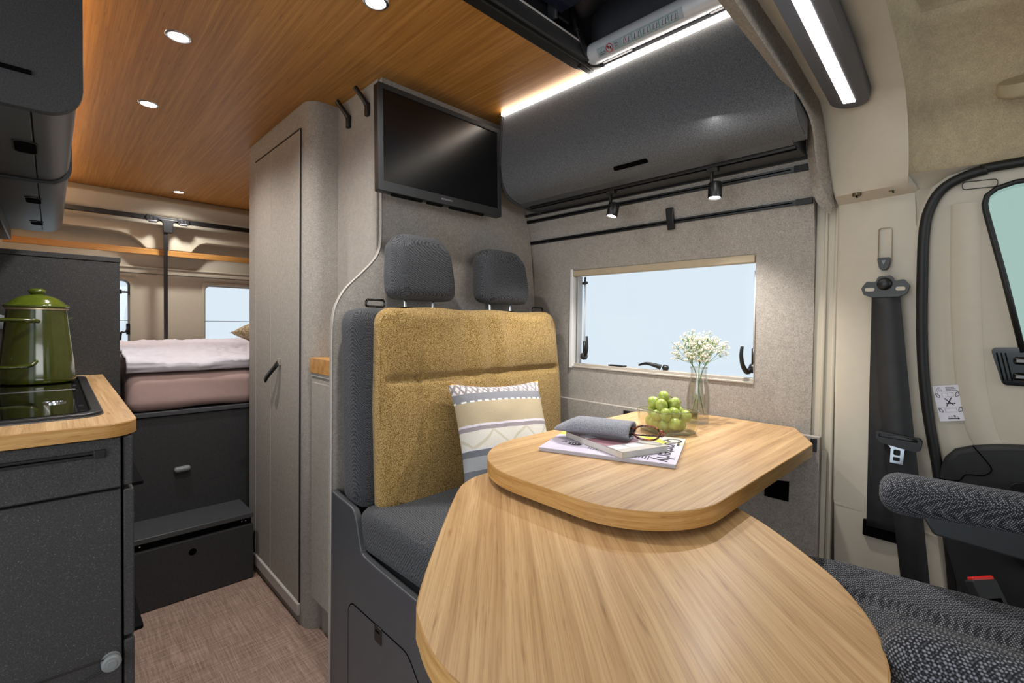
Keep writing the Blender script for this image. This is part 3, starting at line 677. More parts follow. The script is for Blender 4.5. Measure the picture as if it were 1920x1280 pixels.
bm = B(); out = fillet([(.237, 1.219), (.226, 1.236), (.208, 1.232), (.205, 1.246), (.178, 1.248), (.173, 1.234), (.155, 1.238), (.144, 1.222), (.150, 1.204), (.163, 1.197), (.217, 1.196), (.232, 1.203)], .006, 3)
prism(bm, out, 'X', 1.436, 1.452); gd = obj('belt_guide', bm, 'black', sb, bevel=.004, seg=3)
bm = B(); lathe(bm, [(0, -.014), (.010, -.0135), (.0135, -.010), (.015, -.004), (.015, .004)], (1.437, .191, 1.228), 24, 'X'); obj('guide_bolt', bm, 'black', gd, smooth=R(50))
for y0, y1 in ((.229, .210), (.170, .152)): obj('guide_slot', prism(B(), rrect(y1, y0, 1.211, 1.220, .004, 4), 'X', 1.4345, 1.437), 'cream', gd)
tn = thing('belt_tongue', 'black plastic belt tongue with steel latch plate sliding on the belt webbing', 'belt tongue', (1.43, .152, .85))
My = frame((1.431, .156, .858), (0, -1, -.04), (0, -.04, 1))
bm = B(); prism(bm, fillet([(-.041, .016), (.038, .012), (.044, .006), (.042, -.014), (.032, -.020), (-.030, -.012), (-.041, -.002)], .004, 3), 'Z', -.006, .012, My); obj('tongue_body', bm, 'black', tn, bevel=.003, seg=3)
bm = B(); box(bm, -.036, .036, .003, .011, -.0115, .014, My); obj('tongue_slot', bm, 'gloss_black', tn, bevel=.002)
bm = B(); ring_o = [(-.020, -.012), (.020, -.012), (.013, -.022), (.0125, -.056), (-.0115, -.056), (-.012, -.022)]; ring_i = [(-.006, -.023), (.006, -.023), (.0065, -.03), (.0065, -.036), (-.0065, -.036), (-.0065, -.03)]

bm.free(); bm2 = B(); holed(bm2, [(-.020, -.012), (.020, -.012), (.013, -.022), (.0125, -.056), (-.0115, -.056), (-.012, -.022)], [rrect(-.0065, .0065, -.0365, -.023, .003, 3), rrect(-.0065, .0065, -.050, -.041, .002, 3)], 0, .002, My)
obj('latch_plate', bm2, 'chrome', tn)
bm = B(); box(bm, 1.4835, 1.492, .152, .227, .592, .634); tag(obj('belt_slot', bm, 'void', bevel=.003), 'black slot in the cream pillar where the belt webbing disappears', 'belt slot')
bm = B(); prism(bm, fillet([(.209, 1.293), (.183, 1.293), (.187, 1.270), (.192, 1.264), (.202, 1.264), (.205, 1.270)], .003, 3), 'X', 1.448, 1.475); ab = tag(obj('adjuster_button', bm, 'black', bevel=.003, seg=3), 'small black wedge button on the cream pillar above the belt anchor', 'button')
bm = B(); prism(bm, [(.200, 1.286), (.191, 1.286), (.196, 1.275)], 'X', 1.446, 1.449); obj('button_arrow', bm, 'gloss_black', ab)
# ================================================================== KITCHEN SIDE
kt = thing('kitchen_cabinet', 'speckled charcoal kitchen cabinet with slotted drawer below the bamboo worktop', 'cabinet', (-.15, 1.8, 0))
bm = B(); box(bm, -.42, .104, 1.292, 2.405, .02, .872); obj('body', bm, 'fibre_dark', kt)
bm = B(); box(bm, -.42, .1025, 1.27, 1.29, .769, .873); dr = obj('fascia', bm, 'fibre', kt, bevel=.002)
bm = B(); box(bm, -.40, .078, 1.266, 1.2705, .838, .851); box(bm, .060, .078, 1.2655, 1.2705, .836, .8525); obj('slot_rail', bm, 'black', dr, bevel=.001)
bm = B(); box(bm, -.40, .058, 1.264, 1.2665, .8435, .846); obj('slot_line', bm, 'void', dr)
bm = B(); box(bm, -.42, .1025, 1.274, 1.29, .0, .763); obj('front_panel', bm, 'fibre', kt, bevel=.002)
for z0, z1, nm in ((.769, .873, 'drawer_front'), (.446, .760, 'door'), (.05, .438, 'drawer_front')):
    bm = B(); box(bm, .1065, .1225 if z0 > .7 else .1245, 1.276, 1.97, z0, z1); obj(nm, bm, 'fibre', kt, bevel=.003, seg=3)
wt = thing('kitchen_worktop', 'bamboo kitchen worktop with rounded front corner', 'worktop', (-.15, 1.8, .875))
ol = fillet([(-.42, 1.255), (.132, 1.255), (.142, 2.408), (-.42, 2.408)], [0, .06, 0, 0], 8)
bm = B(); prism(bm, ol, 'Z', .8765, .9035); obj('edge_band', bm, 'bamboo_edge', wt, bevel=.0015)
bm = B(); prism(bm, [(x if x < 0 else x-.0012, y+.0012 if y < 2 else y) for x, y in ol], 'Z', .9036, .9044); obj('top_surface', bm, 'bamboo_worktop', wt)
for z, y1, nm in ((.705, 1.477, 'tray_edge'), (.335, 1.487, 'tray_edge')):
    bm = B(); prism(bm, [(.1275, y1), (.160, y1), (.163, y1+.004), (.163, 1.96), (.1275, 1.96)], 'Z', z+.004, z+.012)
    tag(obj('black_handle_ledge', bm, 'black_matte', bevel=.0008), 'glossy black ledge sticking out of the kitchen side, %s of two' % ('upper' if z > .5 else 'lower'), 'ledge', 'black ledges on the kitchen side')
# hob with glass lids
hb = thing('gas_hob', 'black hob with glass lids set into the bamboo worktop', 'hob', (-.17, 1.83, .9045))
bm = B(); ho = fillet([(-.40, 1.345), (.083, 1.375), (.088, 2.30), (-.40, 2.30)], [.03, .045, .05, .03], 8); hi = fillet([(-.382, 1.367), (.062, 1.397), (.066, 2.28), (-.382, 2.28)], [.02, .035, .04, .02], 8)
ring_prism(bm, ho, hi, 'Z', .9045, .9125); obj('hob_rim', bm, 'black', hb, bevel=.003, seg=3)
bm = B(); ring_prism(bm, [(x*1.0, y) for x, y in fillet([(-.404, 1.341), (.0845, 1.371), (.0895, 2.304), (-.404, 2.304)], [.03, .047, .05, .03], 8)], ho, 'Z', .9045, .907); obj('rim_line', bm, 'lamp_housing', hb)
bm = B(); prism(bm, hi, 'Z', .9046, .9062); obj('hob_tray', bm, 'black_matte', hb)
bm = B(); prism(bm, fillet([(-.375, 1.375), (.040, 1.402), (.042, 1.868), (-.375, 1.868)], [.01, .012, .004, .01], 4), 'Z', .9066, .9126); gl1 = obj('glass_lid', bm, 'hob_glass', hb, bevel=.0008)
bm = B(); prism(bm, fillet([(-.375, 1.884), (.042, 1.884), (.048, 2.272), (-.375, 2.272)], [.004, .004, .03, .01], 4), 'Z', .9066, .9126); obj('glass_lid', bm, 'hob_glass', hb, bevel=.0008)
bm = B(); box(bm, -.38, .05, 1.869, 1.883, .9064, .914); obj('divider_bar', bm, 'black', hb, bevel=.002)
bm = B(); lathe(bm, [(.021, 0), (.021, .0025), (.0165, .003), (.0165, 0)], (.004, 1.60, .9126), 28, cap=False); obj('lid_ring', bm, 'chrome', gl1, smooth=R(40))
for y in (1.45, 1.54, 2.02): obj('hob_catch', box(B(), .046, .055, y, y+.012, .9064, .909), 'chrome', hb)
# kettle
KX, KY, KZ = -.031, 2.135, .9128
ke = thing('coffee_kettle', 'green enamel kettle with lid standing on the glass hob', 'kettle', (KX, KY, KZ))
bm = B(); lathe(bm, [(0, 0), (.080, 0), (.089, .004), (.0905, .012), (.0905, .02), (.0862, .07), (.078, .15), (.0705, .228), (.0705, .232), (.068, .233)], (KX, KY, KZ), 64); obj('body', bm, 'enamel', ke, smooth=R(50))
bm = B(); lathe(bm, [(.070, .231), (.0730, .232), (.0730, .2365), (.070, .237)], (KX, KY, KZ), 64, cap=False); obj('steel_rim', bm, 'rim_steel', ke, smooth=R(50))
bm = B(); lathe(bm, [(.072, .2375), (.0755, .239), (.077, .243), (.075, .247), (.067, .249), (.062, .257), (.048, .269), (.030, .277), (.017, .279), (.0155, .282), (.019, .285), (.0215, .289), (.0205, .294), (.015, .298), (0, .299)], (KX, KY, KZ), 56)
lid = obj('lid', bm, 'enamel_lid', ke, smooth=R(60))
az = R(-118)   # side of the body the handle springs from
dv = Vector((math.cos(R(-150)), math.sin(R(-150)), 0)); at = Vector((math.cos(R(-80)), math.sin(R(-80)), 0))
def kp(a, r_, z): return Vector((KX+math.cos(R(a))*r_, KY+math.sin(R(a))*r_, KZ+z))
path = smoothpath([kp(-88, .078, .195), kp(-96, .094, .198), kp(-130, .135, .198), kp(-150, .170, .185), kp(-155, .176, .13), kp(-150, .155, .07), kp(-125, .125, .058), kp(-100, .10, .062), kp(-91, .087, .075)], 6)
bm = B(); tube(bm, path, .0055, 10); obj('handle', bm, 'enamel', ke, smooth=True)
bm = B(); prism(bm, [(0, 0), (.016, .010), (.016, .013), (0, .013)], 'Y', -.006, .006)
Mk = Matrix.Translation((KX, KY, KZ+.196)) @ Matrix.Rotation(R(12), 4, 'Z') @ Matrix.Translation((.070, 0, 0))
for v in bm.verts: v.co = Mk @ v.co
obj('spout_lip', bm, 'enamel', ke, bevel=.002)
# elastic cord with grey knob on the cabinet front
ec = thing('elastic_cord_holder', 'grey round knob with black elastic cord on the lower kitchen front', 'cord holder', (.085, 1.262, .408))
bm = B(); lathe(bm, [(0, -.022), (.008, -.022), (.0085, -.0205), (.014, -.020), (.0165, -.017), (.0165, -.013), (.009, -.012), (.009, -.006), (.0165, -.005), (.0165, .0), (0, .0)], (.085, 1.274, .408), 32, 'Y'); obj('knob', bm, 'knob_grey', ec, smooth=R(40))
bm = B(); tube(bm, [(.083, 1.265, .4175), (-.02, 1.266, .4185), (-.40, 1.266, .43)], .0016, 6); tube(bm, [(.083, 1.265, .3985), (.03, 1.266, .384), (-.40, 1.266, .30)], .0016, 6); tube(bm, [(.083+.0095*math.cos(a), 1.265, .408+.0095*math.sin(a)) for a in [math.pi/2-math.pi*k/10 for k in range(11)]], .0016, 6); obj('cord', bm, 'black', ec)
# tall cabinet behind the hob
tc = thing('tall_cabinet', 'tall speckled charcoal cabinet panel behind the hob', 'cabinet', (-.11, 2.7, 0))
bm = B(); box(bm, -.42, .194, 2.411, 2.96, 0, 1.338); obj('body', bm, 'fibre', tc)
bm = B(); box(bm, -.42, .197, 2.409, 2.965, 1.340, 1.358); obj('top_board', bm, 'fibre', tc, bevel=.001)
bm = B(); box(bm, -.35, -.112, 2.407, 2.412, 1.075, 1.128); obj('socket_strip', bm, 'gloss_black', tc, bevel=.002)
# overhead cabinets on the left
def ohp(x, r_, zb, dz=0): return [(-.42, CZ-.036-dz), (x, CZ-.036-dz)]+[(x-r_+r_*math.cos(a), zb+r_-r_*math.sin(a)) for a in [R(90)*k/10 for k in range(11)]]+[(-.42, zb)]
fe = tag(obj('overhead_end_panel', prism(B(), ohp(.046, .055, 1.492), 'Y', 1.212, 1.232), 'fibre_dark', bevel=.002), 'speckled charcoal end panel with rounded corner closing the left overhead cabinets', 'panel')
bm = B(); box(bm, -.20, -.022, 1.209, 1.2125, 1.551, 1.5585); obj('panel_slot', bm, 'void', fe)
def oh_left(y0, y1, handles, label):
    t_ = thing('overhead_cabinet', label, 'cabinet', (-.2, (y0+y1)/2, 1.5))
    prof = ohp(.040, .055, 1.50)
    body = [p for p in prof]; bm = B(); prism(bm, [(-.42, CZ-.038), (.030, CZ-.038), (.030, 1.53), (-.03, 1.505), (-.42, 1.505)], 'Y', y0, y1); obj('body', bm, 'charcoal_smooth', t_)
    ft = [(x, z) for x, z in prof if x > -.025]+[(-.024, 1.50), (-.024, 1.508), (.02, 1.53), (.02, CZ-.036)]
    fr = [(.040, CZ-.036)]+[p for p in prof[2:-1] if p[0] > -.022]+[(-.023, 1.50), (-.023, 1.506), (.025, 1.53), (.030, CZ-.036)]
    bm = B(); prism(bm, fr, 'Y', y0+.002, y1-.002); fl = obj('flap', bm, 'charcoal_smooth', t_, smooth=R(35))
    bm = B(); prism(bm, [(-.42, 1.5), (-.026, 1.5), (-.026, 1.506), (-.42, 1.506)], 'Y', y0, y1); obj('bottom_board', bm, 'charcoal_smooth', t_, bevel=.001)
    for hy in handles:
        bm = B(); prism(bm, rrect(-.056, -.021, hy-.05, hy+.05, .014, 4), 'Z', 1.4985, 1.5035); h_ = obj('handle_recess', bm, 'void', t_)
        bm = B(); ring_prism(bm, rrect(-.059, -.018, hy-.054, hy+.054, .016, 4), rrect(-.056, -.021, hy-.05, hy+.05, .014, 4), 'Z', 1.4975, 1.5035); obj('recess_rim', bm, 'black', h_)
    return t_
oh_left(1.236, 1.842, [1.52], 'rounded charcoal overhead cabinet behind the left end panel, single flap recess')
oh_left(1.905, 2.96, [2.19, 2.70], 'longer charcoal overhead cabinet towards the bed, two flap recesses')
bm = B()
for ya, yb, g in ((1.842, 1.862, .004), (1.864, 1.883, .010), (1.885, 1.903, .004)): prism(bm, [(x+(g if x > 0 else 0)-.004, z-g+.004 if z < 1.6 else z) for x, z in ohp(.040, .055, 1.50)], 'Y', ya, yb)
tag(obj('cabinet_spacer', bm, 'black', bevel=.002), 'black ribbed spacer joining the two left overhead cabinets', 'spacer')
bm = B(); prism(bm, [(-.16, 1.45), (-.12, 1.45), (-.12, 1.50), (-.16, 1.50)], 'Y', 2.2, 2.95); tag(obj('cable_duct', bm, 'black', bevel=.004), 'short black duct under the far left overhead cabinet', 'duct')
bm = B(); box(bm, -.030, -.004, 1.25, 3.6, CZ-.034, CZ-.024); tag(obj('led_strip', bm, 'led_edge'), 'warm light strip glowing along the ceiling above the left overhead cabinets', 'light strip')

# ================================================================== WARDROBE AND PARTITION
wd = thing('wardrobe', 'tall warm grey wardrobe with panelled door and loop handle', 'wardrobe', (1.05, 2.05, 0))
bm = B(); pl = fillet([(.652, 2.40), (.652, 1.702), (1.45, 1.702), (1.45, 2.40)], [.004, .055, 0, 0], 8); prism(bm, pl, 'Z', 0, CZ-.001); obj('body', bm, 'felt', wd, smooth=R(30))
bm = B(); box(bm, .6485, .656, 1.777, 2.298, .082, 1.812); dd = obj('door', bm, 'felt_side', wd, bevel=.0015)
bm = B(); box(bm, .6475, .655, 1.769, 1.7755, .080, 1.815); obj('door_gap', bm, 'cab_black', wd)
bm = B(); box(bm, .6475, .655, 1.777, 2.298, 1.8135, 1.817); obj('door_gap', bm, 'cab_black', wd)
bm = B(); box(bm, .6465, .6535, 1.7755, 1.7785, .082, 1.812); obj('edge_strip', bm, 'edge_grey', wd)
bm = B(); box(bm, .6476, .65, 2.0905, 2.0925, .085, 1.81); obj('panel_joint', bm, 'edge_grey', dd)
bm = B(); box(bm, .6476, .65, 2.285, 2.287, .085, 1.81); obj('panel_joint', bm, 'edge_grey', dd)
bm = B(); box(bm, .640, .652, 1.765, 2.30, .036, .081); obj('threshold', bm, 'edge_grey', wd, bevel=.003)
bm = B(); box(bm, .640, .649, 1.968, 1.990, .944, .972); hl_ = obj('handle_mount', bm, 'felt_arch', dd, bevel=.001)
st_ = smoothpath([(.640, 1.979, .958), (.630, 1.985, .94), (.612, 2.02, .90), (.610, 2.045, .878)], 4)
bm = B(); loft(bm, [[Vector(p)+Vector((0, -.008, -.006)) for p in st_], [Vector(p)+Vector((0, .008, .006)) for p in st_]]); lo = obj('handle_strap', bm, 'black', hl_, smooth=True); s_ = lo.modifiers.new('s', 'SOLIDIFY'); s_.thickness = .006
cabn = thing('side_cabinet', 'narrow warm grey cabinet with bamboo top between wardrobe and bench partition', 'cabinet', (.9, 1.56, 0))
bm = B(); box(bm, .664, 1.40, 1.412, 1.700, .136, .925); obj('body', bm, 'felt_side', cabn)
bm = B(); box(bm, .700, 1.40, 1.412, 1.695, 0, .136); obj('plinth', bm, 'felt_side', cabn)
bm = B(); box(bm, .660, .666, 1.413, 1.690, .138, .905); obj('door', bm, 'felt_side', cabn, bevel=.0015)
bm = B(); box(bm, .660, .672, 1.413, 1.698, .926, .938); obj('edge_strip', bm, 'edge_grey', cabn, bevel=.001)
bm = B(); box(bm, .656, 1.40, 1.413, 1.700, .939, .991); obj('countertop', bm, 'bamboo_trim', cabn, bevel=.001)
bm = B(); box(bm, .757, .775, 1.412, 1.701, .992, CZ-.001); pc = thing('corner_panel', 'warm grey upright panel carrying two black hooks beside the television', 'panel', (.766, 1.55, .992)); obj('panel', bm, 'felt', pc)
prt = thing('bench_partition', 'warm grey partition with swooping edge behind the bench headrests', 'partition', (1.05, 1.4, 0))
cv = smoothpath([(.764, 0, 1.50), (.764, 0, 1.39), (.756, 0, 1.345), (.735, 0, 1.312), (.70, 0, 1.275), (.647, 0, 1.222), (.618, 0, 1.172), (.607, 0, 1.124), (.604, 0, 1.06)], 5)
po = [(p.x, p.z) for p in cv]+[(.604, .5), (.604, 0), (1.489, 0), (1.489, 1.23), (1.462, 1.463), (1.432, 1.578), (1.40, 1.70), (1.38, CZ-.001), (.764, CZ-.001)]
bm = B(); prism(bm, po, 'Y', 1.392, 1.411); obj('board', bm, 'felt', prt)
ep = [Vector((.762, 1.3925, CZ-.002))]+[Vector((p.x-.002, 1.3915, p.z)) for p in cv]+[Vector((.602, 1.3915, .5)), Vector((.602, 1.3915, .001))]
bm = B(); tube(bm, [p+Vector((.0005, 0, 0)) for p in ep], .0022, 8); obj('edge_band', bm, 'edge_grey', prt, smooth=True)
def wall_hook(y, label):
    t_ = thing('wall_hook', label, 'hook', (.75, y, 1.83), 'black hooks on the corner panel')
    bm = B(); box(bm, .744, .757, y-.011, y+.009, 1.798, 1.842); obj('hook_base', bm, 'black', t_, bevel=.004, seg=3)
    bm = B(); pth = smoothpath([(.750, y, 1.832), (.742, y+.005, 1.85), (.726, y+.024, 1.884), (.722, y+.028, 1.891)], 4); tube(bm, pth, [.009]*4+[.0085]*(len(pth)-4), 10); obj('hook_arm', bm, 'black', t_, smooth=R(50))
wall_hook(1.606, 'black wall hook on the corner panel, the one farther from the television')
wall_hook(1.468, 'black wall hook on the corner panel, the one beside the television')

# television
Mt = frame((.701, 1.298, 1.514), (1, .0, 0), (0, .012, .325)); TW, TH = .497, .324
tv = thing('television', 'flat black television mounted above the bench', 'television', (.95, 1.3, 1.5))
bm = B(); prism(bm, rrect(0, TW, 0, TH, .004, 3), 'Z', -.022, 0, Mt); obj('casing', bm, 'black', tv, bevel=.002)
bm = B(); ring_prism(bm, rrect(0, TW, 0, TH, .004, 3), rrect(.016, TW-.016, .030, TH-.016, .001, 3), 'Z', 0, .006, Mt); bz = obj('bezel', bm, 'cab_black', tv, bevel=.001)
bm = B(); prism(bm, rrect(.0155, TW-.0155, .0295, TH-.0155, .001, 2), 'Z', .0, .002, Mt); obj('screen', bm, 'screen', tv)
bm = B(); text(bm, 'alphatronics', .0095, Mt @ Matrix.Translation((TW*.5, .0145, .0062)), True); obj('logo_text', bm, 'ink_grey', bz)
bm = B()
for x0, x1 in ((.05, .16), (.18, .24), (.27, .42)): box(bm, x0, x1, -.005, .002, -.016, -.004, Mt)
box(bm, .1, .4, .08, .26, -.05, -.02, Mt); obj('back_housing', bm, 'black_matte', tv)
bm = B(); box(bm, .9, 1.0, 1.34, 1.391, 1.64, 1.74); obj('wall_mount', bm, 'black_matte', tv)

# ================================================================== BENCH
be = thing('bench_seat', 'two-seat belted bench with mustard back cushion and charcoal seat', 'bench', (1.02, 1.1, 0))
side = [(1.389, 0), (1.389, .612), (1.353, .606), (1.275, .600), (1.246, .592), (1.228, .572), (1.212, .53), (1.197, .497), (1.165, .482), (.93, .474), (.86, .472), (.84, .46), (.84, 0)]
sd = [(p.y, p.z) for p in smoothpath([(0, y, z) for y, z in side[1:11]], 4)]
bm = B(); prism(bm, [(1.389, 0)]+sd+[(.84, .46), (.84, 0)], 'X', .602, .622); sp1 = obj('side_panel', bm, 'charcoal_smooth', be, bevel=.004, seg=3)
hy = fillet([(1.268, .02), (1.268, .327), (.96, .332), (.895, .27), (.895, .02)], [0, .035, .05, .06, 0], 6)
bm = B(); prism(bm, hy, 'X', .6010, .603); hh = obj('service_flap', bm, 'charcoal_smooth', be, bevel=.001)
bm = B(); ring_prism(bm, fillet([(1.271, .017), (1.271, .330), (.958, .335), (.892, .272), (.892, .017)], [0, .037, .051, .061, 0], 6), hy, 'X', .6011, .6035); obj('flap_gap', bm, 'void', be)
bm = B(); box(bm, .5985, .603, 1.079, 1.115, .290, .332); lt = obj('flap_latch', bm, 'black', hh, bevel=.002)
bm = B(); box(bm, .5978, .599, 1.086, 1.108, .318, .322); obj('latch_slot', bm, 'void', lt)
bm = B(); box(bm, .622, 1.45, .84, 1.389, 0, .47); obj('seat_base', bm, 'charcoal_smooth', be)
def seatfn(q_, p):
    p = p.copy()
    if q_.z > 0: p.z += .012*math.cos(q_.x*1.4)*math.cos(q_.y*1.3)
    p.z += .012*(1-q_.y)*.5-.004
    return p
bm = B(); rbox(bm, (1.033, 1.01, .540), (.418, .235, .062), .030, 16, seatfn); obj('seat_cushion', bm, 'seat_weave_fine', be, smooth=True)
def lean(z): return 1.25+.03*(z-.6)/.56
def backfn(q_, p):
    p = p.copy(); p.y += .028*(p.z/.285)*.5
    if q_.z > .98: pass
    return p
bm = B(); rbox(bm, (1.022, 1.300, .872), (.412, .066, .288), .045, 18, backfn); obj('backrest', bm, 'seat_weave_fine', be, smooth=True)
# mustard cushion with a horizontal seam and draped pleats
def rnd2(p, hx, hz, rc):
    ax_, az_ = abs(p.x)-(hx-rc), abs(p.z)-(hz-rc)
    if ax_ > 0 and az_ > 0:
        d = math.hypot(ax_, az_); m = max(ax_, az_)
        if d > 1e-6: k_ = m/d; p.x = math.copysign(hx-rc+ax_*k_, p.x); p.z = math.copysign(hz-rc+az_*k_, p.z)
def ycush(q_, p):
    p = p.copy(); zz = p.z/.295; front = max(0, -q_.y)
    if q_.y < -.6:
        bul = .014*(1-q_.x**2)*(1-(q_.z)**2*.6); p.y -= bul
        ex = max(0, 1-max(0, abs(q_.x)-.80)*5.2)
        s_ = (p.z-.085)/.010; p.y += .017*math.exp(-s_*s_)*ex
        s3 = (p.z-.085)/.05; p.y += .010*math.exp(-s3*s3)*ex
        s4 = (p.z-.085)/.12; p.y += .0065*math.exp(-s4*s4)*math.sin(p.x*34+2*math.sin(p.x*11))*.7
        up = max(0, (p.z-.07)/.22); p.y += .0085*math.sin(p.x*40+p.z*5+2.2*math.sin(p.x*13))*up*min(1, (1.02-abs(q_.z))*5)
        p.y += .010*math.exp(-((p.x+.262-.06*max(0, p.z-.08))/.012)**2)*math.exp(-((p.z-.03)/.15)**2)
        p.y += .004*noise.noise(Vector((p.x*11, p.z*9, 3.1)))
    p.y += .022*zz*.9
    if p.z > .2: p.z += .0025*math.sin(p.x*24)
    p.x *= 1-.030*max(0, zz)
    return p
bm = B(); pad(bm, (1.046, 1.222, .869), (.394, .040, .296), .034, lambda q_: .035+.020*min(1, max(0, q_.z+.2)), 92, ycush); obj('back_cushion', bm, 'boucle', be, smooth=True)
bm = B(); box(bm, .735, .775, 1.163, 1.172, .573, .582); obj('care_tag', bm, 'black', be)
def headrest(x, w_, z0, z1, label):
    c = ((x, 1.300, (z0+z1)/2)); hh_ = (z1-z0)/2
    def fn(q_, p):
        p = p.copy(); zz = p.z/hh_; p.x *= 1.0-.085*max(0, zz+.3); p.y += .012*zz+.010*max(0, zz)**2*(1 if q_.y < 0 else 0)
        p.y -= .006*(1-q_.x**2)*(1-q_.z**2) if q_.y < 0 else 0
        if q_.z > 0: p.z += .006*(1-q_.x**2)
        return p
    bm = B(); pad(bm, c, (w_, .048, hh_), .034, lambda q_: .032+.022*min(1, max(0, q_.z+.2)), 26, fn); h_ = obj('headrest', bm, 'seat_weave_fine', be, smooth=True); h_['label'] = label
    for s_ in (-.052, .052):
        bm = B(); tube(bm, [(x+s_, 1.30, 1.15), (x+s_, 1.305, z0+.02)], .0055, 12); obj('headrest_post', bm, 'chrome', h_, smooth=R(40))
        bm = B(); lathe(bm, [(0, 0), (.022, 0), (.022, .004), (.010, .009), (0, .009)], (x+s_, 1.30, 1.160), 20); obj('post_collar', bm, 'black', h_, smooth=R(40))
headrest(.850, .118, 1.190, 1.392, 'larger looking headrest at the aisle end'); headrest(1.205, .117, 1.193, 1.388, 'headrest at the window end')
for x in (.692, 1.405):
    bm = B(); w_ = .031; tube(bm, [(x+px, 1.295, 1.166+pz) for px, pz in fillet([(-w_, 0), (w_, 0), (w_*.9, .020), (-w_*.9, .020)], .006, 4)], .0035, 8, closed=True); obj('release_loop', bm, 'gloss_black', be, smooth=True)
# scatter cushion leaning on the bench back
ux = Vector((.348, -.055, -.0)); uz = Vector((.005, .10, .24)); o_c = Vector((1.005, 1.055, .775))
Mp = frame(o_c, ux, uz); Mp = Matrix((( Mp[0][0], -Mp[0][2], Mp[0][1], o_c.x), (Mp[1][0], -Mp[1][2], Mp[1][1], o_c.y), (Mp[2][0], -Mp[2][2], Mp[2][1], o_c.z), (0, 0, 0, 1)))
def pillow_mesh(hw, th, n=26, pinch=.10):
    bm = B(); g = {}
    for s_ in (-1, 1):
        for i in range(n+1):
            for j in range(n+1):
                u, v = 2*i/n-1, 2*j/n-1; edge = (1-abs(u)**2.6)*(1-abs(v)**2.6)
                y = s_*th*max(0, edge)**.55
                px = u*hw*(1-pinch*(1-v*v)*abs(u)**2*1.0); pz = v*hw*(1-pinch*(1-u*u)*abs(v)**2*1.0)
                y += .004*noise.noise(Vector((u*3, v*3, s_)))*edge
                if edge < 1e-6 and (i, j, -1) in g: g[(i, j, s_)] = g[(i, j, -1)]; continue
                g[(i, j, s_)] = bm.verts.new((px, y, pz))
        for i in range(n):
            for j in range(n):
                f = [g[(i, j, s_)], g[(i+1, j, s_)], g[(i+1, j+1, s_)], g[(i, j+1, s_)]]
                bm.faces.new(f if s_ < 0 else f[::-1])
    return bm
pw = obj('scatter_cushion', pillow_mesh(.172, .06), 'cushion_pattern', smooth=True); pw.matrix_world = Mp @ Matrix.Rotation(R(2), 4, 'Y')
tag(pw, 'square patterned scatter cushion with grey, beige and white bands leaning on the bench', 'cushion')
# ================================================================== RIGHT OVERHEAD CABINET AND RAILS
oc = thing('overhead_cabinet', 'long speckled charcoal overhead cabinet above the window', 'cabinet', (1.3, .85, 1.57))
fp = smoothpath([(1.206, 0, 1.886), (1.200, 0, 1.82), (1.196, 0, 1.75), (1.196, 0, 1.70), (1.200, 0, 1.665), (1.212, 0, 1.632), (1.236, 0, 1.604), (1.27, 0, 1.588), (1.318, 0, 1.578)], 5)
prof = [(p.x, p.z) for p in fp]
bm = B(); prism(bm, prof+[(1.318, 1.60), (1.25, 1.66), (1.25, 1.886)], 'Y', .333, 1.296); fl = obj('flap', bm, 'fibre_speckle', oc, smooth=R(35))
bm = B(); prism(bm, [(1.26, 1.60), (1.318, 1.572), (1.428, 1.572), (1.40, 1.70), (1.37, 1.886), (1.26, 1.886)], 'Y', .362, 1.296); obj('body', bm, 'charcoal_smooth', oc)
ed = [(x-.003, z-.003) for x, z in prof]+[(1.345, 1.566), (1.432, 1.568), (1.40, 1.70), (1.36, CZ-.002), (1.203, CZ-.002)]
bm = B(); prism(bm, ed, 'Y', 1.299, 1.309); obj('end_panel', bm, 'charcoal', oc, bevel=.001)
bm = B(); prism(bm, [(x+.004, z) for x, z in prof if x < 1.30]+[(1.31, 1.60), (1.32, 1.66), (1.22, 1.67), (1.21, 1.885)], 'Y', .331, .3335); obj('end_panel', bm, 'charcoal', oc)
bm = B(); box(bm, 1.202, 1.25, 1.296, 1.299, 1.886, CZ-.003); obj('end_cap', bm, 'lamp_housing', oc)
bm = B()
lo_ = fillet([(0, -.008), (.118, -.008), (.118, .008), (.006, .008)], .006, 4)
Mr = frame((1.242, .838, 1.5995), (0, -1, 0), (-.72, 0, .38)); prism(bm, lo_, 'Z', -.001, .0012, Mr); obj('handle_recess', bm, 'void', fl)
tr = thing('lighting_track', 'black lighting track under the right overhead cabinet', 'track', (1.335, .8, 1.57))
bm = B(); box(bm, 1.322, 1.342, .36, 1.27, 1.5645, 1.5715); obj('track_profile', bm, 'black', tr, bevel=.001)
bm = B(); box(bm, 1.329, 1.335, .36, 1.268, 1.563, 1.565); obj('track_groove', bm, 'void', tr)
bm = B(); box(bm, 1.424, 1.436, .35, 1.391, 1.566, 1.575); tag(obj('joint_strip', bm, 'black'), 'thin black strip where the overhead cabinet meets the felt wall', 'strip')
